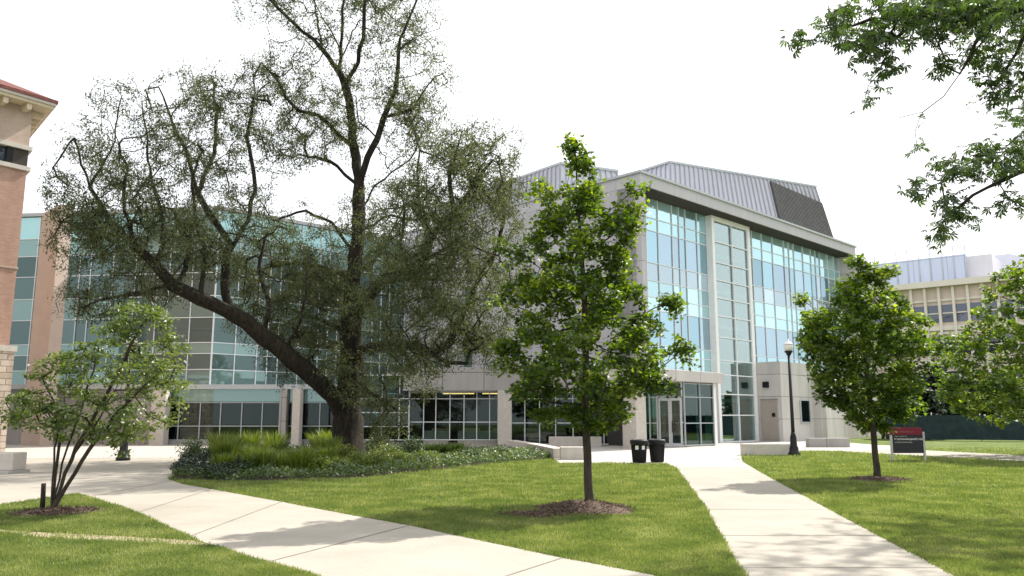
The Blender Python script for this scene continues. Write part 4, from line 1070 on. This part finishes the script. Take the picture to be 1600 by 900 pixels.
# 4 small multi-stem tree at the left
def stems4(b, Y):
    S_ = [[b, b + Vector((.02, 0, .12))]]
    for k, (x1, y1, x2, y2, x3, y3, dy) in enumerate(((92, 700, 100, 640, 105, 570, .2), (105, 700, 128, 640, 150, 560, -.2), (112, 715, 158, 650, 200, 570, .3), (128, 720, 178, 650, 240, 590, -.4), (85, 700, 96, 650, 70, 600, -.5), (118, 700, 165, 620, 215, 520, .1))):
        S_.append([b + Vector((.02, 0, .05)), at(x1, y1, Y + dy * .3), at(x2, y2, Y + dy * .7), at(x3, y3, Y + dy)])
    return S_
std_tree('small_tree', 'small multi stemmed tree with light green leaves on the left lawn', 'tree', (80, 800),
         [(478, 195, 255), (505, 180, 270), (535, 115, 282), (565, 85, 292), (600, 40, 285), (630, 25, 275), (660, 30, 262), (690, 110, 230)],
         M['leaf_small'], M['bark2'], .06, 430, 22, .21, .075, 'oval', 12, (150, 520), stems=stems4,
         extra=[(150, 545, 22, 10, 0), (40, 640, 18, 12, 0), (200, 685, 18, 8, -.2)], gap=.02, depthk=.9, flare=1.0, cflat=.38)
b = MB(); sbp = gr(66, 800); b.tube(sbp, sbp + Vector((-.02, 0, .5)), .045, .04, n=8); tag(b.build('tree_stump', M['bark']), 'short dark stub beside the stems of the small left tree', 'stump')
# 5 right edge tree
std_tree('shade_tree', 'leafy tree cut off by the right edge behind the far path', 'tree', None,
         [(398, 1590, 1680), (430, 1560, 1740), (475, 1540, 1790), (520, 1515, 1810), (560, 1490, 1820), (600, 1482, 1825), (635, 1495, 1815), (662, 1540, 1780)],
         M['leaf_maple2'], M['bark2'], .13, 800, 30, .32, .15, 'maple', 15, (1665, 410), nl=18, base=Vector((23.2, 33.5, 0)), gap=.3, extra=[(1470, 545, 20, 12, 0), (1500, 605, 24, 12, -.5)])
# 6 overhanging tree, trunk outside the frame
YO = 9.0
ob = Vector((12.6, 12.6, 0)); rng = np.random.default_rng(33)
def op(*pp): return [np.array(at(x, y, YO + d)) for x, y, d in pp]
sk = [[np.array(ob), np.array((12.6, 12.5, 1.5)), np.array((12.4, 12.2, 3.2)), np.array((12.1, 12, 5.2)), np.array((11.6, 12, 7.2)), np.array((11.2, 12.2, 9.8))],
      [np.array((12.2, 12.1, 4.2))] + op((2000, 60, 0), (1800, 0, 0), (1680, -15, .1), (1590, 12, .1), (1520, 28, .2), (1440, 22, .3), (1360, 30, .4), (1300, 50, .5)),
      op((1560, 22, .15), (1525, 65, 0), (1500, 115, -.1), (1475, 150, -.1), (1442, 175, -.1), (1405, 184, 0)),
      [np.array((12.4, 12.2, 3.2))] + op((2000, 330, .4), (1800, 270, .4), (1680, 262, .4), (1610, 262, .4), (1560, 285, .4), (1520, 305, .4), (1480, 335, .5)),
      op((1640, 262, .4), (1580, 235, .6), (1530, 245, .7)), op((1440, 22, .3), (1400, 60, .3), (1350, 70, .3)), op((1640, -5, 0), (1590, 80, .2), (1560, 130, .3)),
      [np.array((12.1, 12, 5.2)), np.array((12.2, 14, 6.8)), np.array((12.0, 16, 9.0)), np.array((12.4, 17.8, 10.6))], [np.array((11.6, 12, 7.2)), np.array((10.2, 12.4, 8.5)), np.array((9.0, 12.6, 9.4))],
      [np.array((12.1, 12, 5.2)), np.array((14, 13.5, 7)), np.array((15.5, 15, 8.5))], [np.array((11.6, 12, 7.2)), np.array((12.4, 9.5, 8.6)), np.array((12.6, 8.5, 9.2))]]
oa = []
def ob_(cx, cy, rx, ry, dy, rd, n):
    for _ in range(n):
        u = rng.normal(0, 1, 3); u /= np.linalg.norm(u); u *= rng.uniform() ** .45
        oa.append(np.array(at(cx + u[0] * rx, cy + u[1] * ry, YO + dy + u[2] * rd)))
ob_(1390, 35, 130, 45, .3, 1.0, 95); ob_(1540, 20, 140, 55, 0, 1.1, 110); ob_(1360, 75, 60, 25, .3, .5, 16); ob_(1255, 50, 25, 18, .5, .3, 5); ob_(1385, 110, 22, 22, .3, .3, 7)
ob_(1545, 100, 60, 40, .1, .5, 18); ob_(1575, 140, 40, 40, 0, .5, 12); ob_(1480, 100, 30, 20, 0, .3, 6); ob_(1550, 250, 70, 35, .5, .8, 34); ob_(1620, 230, 50, 40, .4, .6, 18); ob_(1470, 270, 45, 30, .5, .4, 10)
ob_(1490, 330, 45, 26, .5, .4, 16); ob_(1465, 365, 16, 14, .5, .2, 5); ob_(1430, 290, 20, 25, .5, .3, 5); ob_(1580, 320, 30, 16, .4, .3, 6)
for c in ((1353, 158), (1375, 140), (1432, 231)): ob_(c[0], c[1], 4, 4, .3, .1, 1)
ob_(1750, 60, 150, 160, .3, 1.5, 150)
for c, r_, n in (((12.0, 15.6, 7.6), 1.7, 110), ((13.4, 17.6, 8.4), 2.0, 120), ((10.6, 13.0, 10.2), 1.8, 110), ((15.4, 15.2, 8.6), 2.2, 110), ((12.6, 8.8, 9.2), 2.0, 90), ((13, 12.4, 9.5), 2.4, 120), ((15.6, 19.5, 7.6), 1.8, 80), ((12.4, 17.8, 11.2), 1.7, 130), ((10.6, 16.2, 11.4), 1.5, 110), ((13.6, 19.6, 10.2), 1.6, 90)):
    for _ in range(n):
        u = rng.normal(0, 1, 3); u /= np.linalg.norm(u); u *= rng.uniform() ** .4 * r_; oa.append(np.array(c) + u * (1, 1, .7))
P, par, tips, nsk = grow(sk, np.array(oa), .14, rng, wob=.35, lift=-.04, maxd=4)
ot = empty('overhanging_tree', ob, 'near tree reaching in from the upper right with dark drooping leaf clusters', 'tree')
limbs('trunk', P, par, .22, .0045, M['bark'], ot, ex=2.3)
C = clusterize(P[tips], 6, .19, rng, .8)
C = np.vstack([C, clusterize(P[rng.choice(np.arange(nsk, len(P)), 2600)], 1, .08, rng)])
leaves('crown', C, .095, 'palmate', M['leaf_over'], ot, rng, flat=.5, svar=.35, droop=.35)
# 7 background trees
def back_tree(px, pybase, pytop, hw, m, label, seed, conic=False, N=150):
    b = gr(px, pybase); Y = b.y
    rows = [(pytop, px - 4, px + 4), (pytop + (pybase - pytop) * .25, px - hw * (.35 if conic else .8), px + hw * (.35 if conic else .8)), (pytop + (pybase - pytop) * .6, px - hw * (.7 if conic else 1), px + hw * (.7 if conic else 1)), (pybase - 6, px - hw * (1 if conic else .7), px + hw * (1 if conic else .7))]
    std_tree('background_tree', label, 'tree', (px, pybase), rows, m, M['bark'], .16, N, 40, .65, .38, 'oval', seed, (px, pytop + 4), nl=8, gap=.6, group='trees beyond the right fence', flare=1.0, rtip=.02)
back_tree(1415, 686, 585, 38, M['leaf_mid'], 'rounded mid green tree behind the fence near the right maple', 41)
back_tree(1463, 684.5, 578, 22, M['leaf_dark'], 'narrow dark evergreen rising behind the fence before the beige building', 42, True)
back_tree(1512, 684, 590, 36, M['leaf_dark'], 'broad dark tree behind the fence to the right of the narrow evergreen', 43, N=190)
back_tree(1562, 684, 598, 40, M['leaf_dark'], 'dark tree behind the fence under the right edge tree crown', 44, N=190)
back_tree(1440, 686.5, 610, 30, M['leaf_dark'], 'low dark tree filling the gap left of the narrow evergreen', 46, N=190)
back_tree(1538, 684.5, 612, 34, M['leaf_mid'], 'low mid green tree between the two broad dark trees', 47, N=170)
back_tree(1625, 686, 590, 45, M['leaf_mid'], 'tree behind the fence cut by the right edge of the picture', 45)

# ------------------------------------------------------------------ planting
def clump(px, py, h, n, m, label, seed, spread=.45, width=.03, grp='ornamental grass clumps in the bed'):
    rng = np.random.default_rng(seed); c = gr(px, py); V = []
    N = n; az = rng.uniform(0, 6.28, N); rr = rng.uniform(0, .22, N); hh = h * rng.uniform(.6, 1.08, N); sp_ = spread * rng.uniform(.2, 1, N) * hh
    base = np.stack([c.x + rr * np.cos(az), c.y + rr * np.sin(az), np.full(N, .01)], -1)
    d = np.stack([np.cos(az), np.sin(az), np.zeros(N)], -1); q = np.stack([-np.sin(az), np.cos(az), np.zeros(N)], -1) * width / 2
    az2 = rng.uniform(0, 6.28, N); q = np.stack([np.cos(az2), np.sin(az2), np.zeros(N)], -1) * width / 2
    p1 = base + d * (sp_ * .35)[:, None] + np.array((0, 0, 1.)) * (hh * .6)[:, None]
    p2 = base + d * sp_[:, None] + np.array((0, 0, 1.)) * hh[:, None]
    V = np.stack([base - q * .7, base + q * .7, p1 + q, p2, p1 - q], 1)
    o = np_mesh('ornamental_grass', V, None, [(0, 1, 2, 4), (4, 2, 3)], m)
    return tag(o, label, 'plant', grp, 'thing')
rr = random.Random(4); k = 0
for q in range(44):
    x = rr.uniform(338, 524); y = rr.uniform(716, 744) - (4 if x > 500 else 0)
    clump(x, y, rr.uniform(.55, 1.15) * (1.0 if y < 733 else .72), int(rr.uniform(220, 380)), M['leaf_grass'], 'bright green upright grass clump in the bed left of the old tree', 100 + k, rr.uniform(.35, .7), .035); k += 1
for (x, y) in [(692, 716), (712, 715), (675, 717)]:
    clump(x, y, .62, 380, M['leaf_mid'], 'dark green arching grass clump in the bed before the left stone bench', 100 + k, .6, .03, grp='dark grass clumps in the bed'); k += 1
def shrub(px, py, r_, h, m, label, seed, n=1300, ls=.07, shape='oval', grp=None):
    rng = np.random.default_rng(seed); c = gr(px, py); root = empty('shrub', c, label, 'shrub', grp)
    u = rng.normal(0, 1, (n, 3)); u /= np.linalg.norm(u, axis=1)[:, None]; u *= (rng.uniform(0, 1, n) ** .5)[:, None]
    bump = 1 + .25 * np.sin(u[:, 0] * 6 + seed) * np.sin(u[:, 1] * 5)
    C = np.stack([c.x + u[:, 0] * r_ * bump, c.y + u[:, 1] * r_ * bump, h * .5 + u[:, 2] * h * .5 * bump], -1); C = C[C[:, 2] > .02]
    leaves('foliage', C, ls, shape, m, root, rng, flat=.6)
    b = MB()
    for i in range(9):
        a = i * 2.39; b.tube(c, (c.x + math.cos(a) * r_ * .6, c.y + math.sin(a) * r_ * .6, h * .75), .012, .005, n=5)
    b.build('stem', M['bark'], root)
for i, (x, y, r_, h, m, lab) in enumerate([
    (500, 741, .42, .55, 'leaf_grass', 'bright green leafy plant at the front edge before the old tree'),
    (540, 727, .5, .75, 'leaf_yellow', 'pale leafy plant hugging the trunk of the old tree'),
    (606, 722, .55, .75, 'leaf_small', 'light green bushy plant behind the yellow green shrubs'),
    (668, 726, .5, .5, 'leaf_small', 'light green low shrub right of the yellow green shrubs'),
    (735, 721, .5, .42, 'leaf_mid', 'low green shrub near the middle of the narrow bed end'),
    (780, 716, .5, .42, 'leaf_mid', 'low green shrub nearest the curved stone wall'),
    (300, 722, .55, .95, 'leaf_cover', 'loose pale leaved shrub at the left tip of the planting bed'),
    (322, 735, .5, .6, 'leaf_dark', 'low dark shrub in front of the pale shrub at the bed tip'),
    (290, 741, .45, .45, 'leaf_dark', 'lowest dark shrub at the paved corner of the bed'),
    (560, 735, .45, .6, 'leaf_yellow', 'yellow green shrub at the right foot of the old tree'),
    (590, 731, .5, .62, 'leaf_yellow', 'second yellow green shrub from the old tree'),
    (622, 728, .45, .5, 'leaf_yellow', 'third yellow green shrub from the old tree'),
    (528, 740, .42, .5, 'leaf_yellow', 'yellow green shrub directly before the old tree trunk'),
    (645, 715, .6, .9, 'leaf_mid', 'mid green shrub between the old tree and the dark grass clumps'),
    (592, 712, .5, 1.2, 'leaf_big', 'tall loose olive shrub just right behind the old tree trunk'),
    (570, 716, .5, .8, 'leaf_mid', 'mid green shrub tucked behind the yellow green shrubs')]):
    shrub(x, y, r_, h, M[m], lab, 60 + i)
# ground cover over the whole bed
rng = np.random.default_rng(77); bx = np.array([p[0] for p in bed_poly]); by = np.array([p[1] for p in bed_poly])
N = 90000; X = rng.uniform(bx.min(), bx.max(), N); Y = rng.uniform(by.min(), by.max(), N); ok = inside(bed_poly, X, Y); X, Y = X[ok], Y[ok]
hz = .14 + .22 * (np.sin(X * 2.3) * np.sin(Y * 1.9 + 1) * .5 + .5) + rng.uniform(-.06, .06, len(X))
C = np.stack([X, Y, np.clip(hz * rng.uniform(.3, 1.0, len(X)), .03, 1)], -1)
gc = leaves('ground_cover', C, .085, 'oval', M['leaf_cover'], None, rng, flat=.5); tag(gc, 'low leafy ground cover with pale flecks filling the bed', kind='stuff')
Cd = C[(X < gr(430, 735).x) ]; Cd = Cd[rng.uniform(0, 1, len(Cd)) < .9] + np.array((0, 0, .12)) 
gc = leaves('ground_cover_dark', Cd, .08, 'oval', M['leaf_dark'], None, rng, flat=.5); tag(gc, 'taller dark ground cover at the left end of the bed', kind='stuff')

# ------------------------------------------------------------------ lawn blades
rng = np.random.default_rng(5)
N = 2500000
u = rng.uniform(0, 1, N); Dn, Df = 8.0, 46.0
Y = 1 / (1 / Dn - u * (1 / Dn - 1 / Df)); X = rng.uniform(-1.0, 1.0, N) * (Y + .5)
keep = rng.uniform(0, 1, N) > np.clip((Y - 30) / 16, 0, 1)
for pg in (path_left, path_right, pl, bed_poly, path_far): keep &= ~inside(pg, X + rng.normal(0, .022, N), Y + rng.normal(0, .022, N))
keep &= ~(inside(dirt_poly, X, Y) & (rng.uniform(0, 1, N) < .86))
for c, rx, ry in ((gr(912, 798), .8, .8), (gr(1374, 751), .72, .75), (gr(92, 802), .7, .56)):
    keep &= (((X - c.x) / rx) ** 2 + ((Y - c.y) / ry) ** 2) > rng.uniform(.7, 1.1, N)
# patchiness
pat = np.sin(X * 1.7 + np.sin(Y * .9) * 2) * np.sin(Y * 1.3 + np.sin(X * .7) * 2)
keep &= rng.uniform(-1.2, 1.6, N) < pat * .5 + .75
worn = np.sin(X * 2.9 + 1.3 + np.sin(Y * 1.7)) * np.sin(Y * 2.3 + np.sin(X * 1.9) * 1.5) * np.sin(X * .6 + Y * .5)
keep &= ~((worn > .62) & (rng.uniform(0, 1, N) < .75))
X, Y, pat = X[keep], Y[keep], pat[keep]
if len(X) > 1050000: X, Y, pat = X[:1050000], Y[:1050000], pat[:1050000]
n = len(X); sc = (Y / 12) ** .55
h = rng.uniform(.03, .062, n) * (1 + .2 * pat) * sc; w = rng.uniform(.004, .008, n) * sc * 1.3; a = rng.uniform(0, 6.28, n); l = rng.uniform(0, .035, n) * sc; la = rng.uniform(0, 6.28, n)
z = np.zeros(n)
V = np.stack([np.stack([X - w * np.cos(a), Y - w * np.sin(a), z], -1), np.stack([X + w * np.cos(a), Y + w * np.sin(a), z], -1), np.stack([X + l * np.cos(la), Y + l * np.sin(la), h], -1)], 1)
gs = np_mesh('grass', V, None, [(0, 1, 2)], M['blade']); tag(gs, 'short mown grass blades of the lawn', kind='stuff')
print('blades', n)
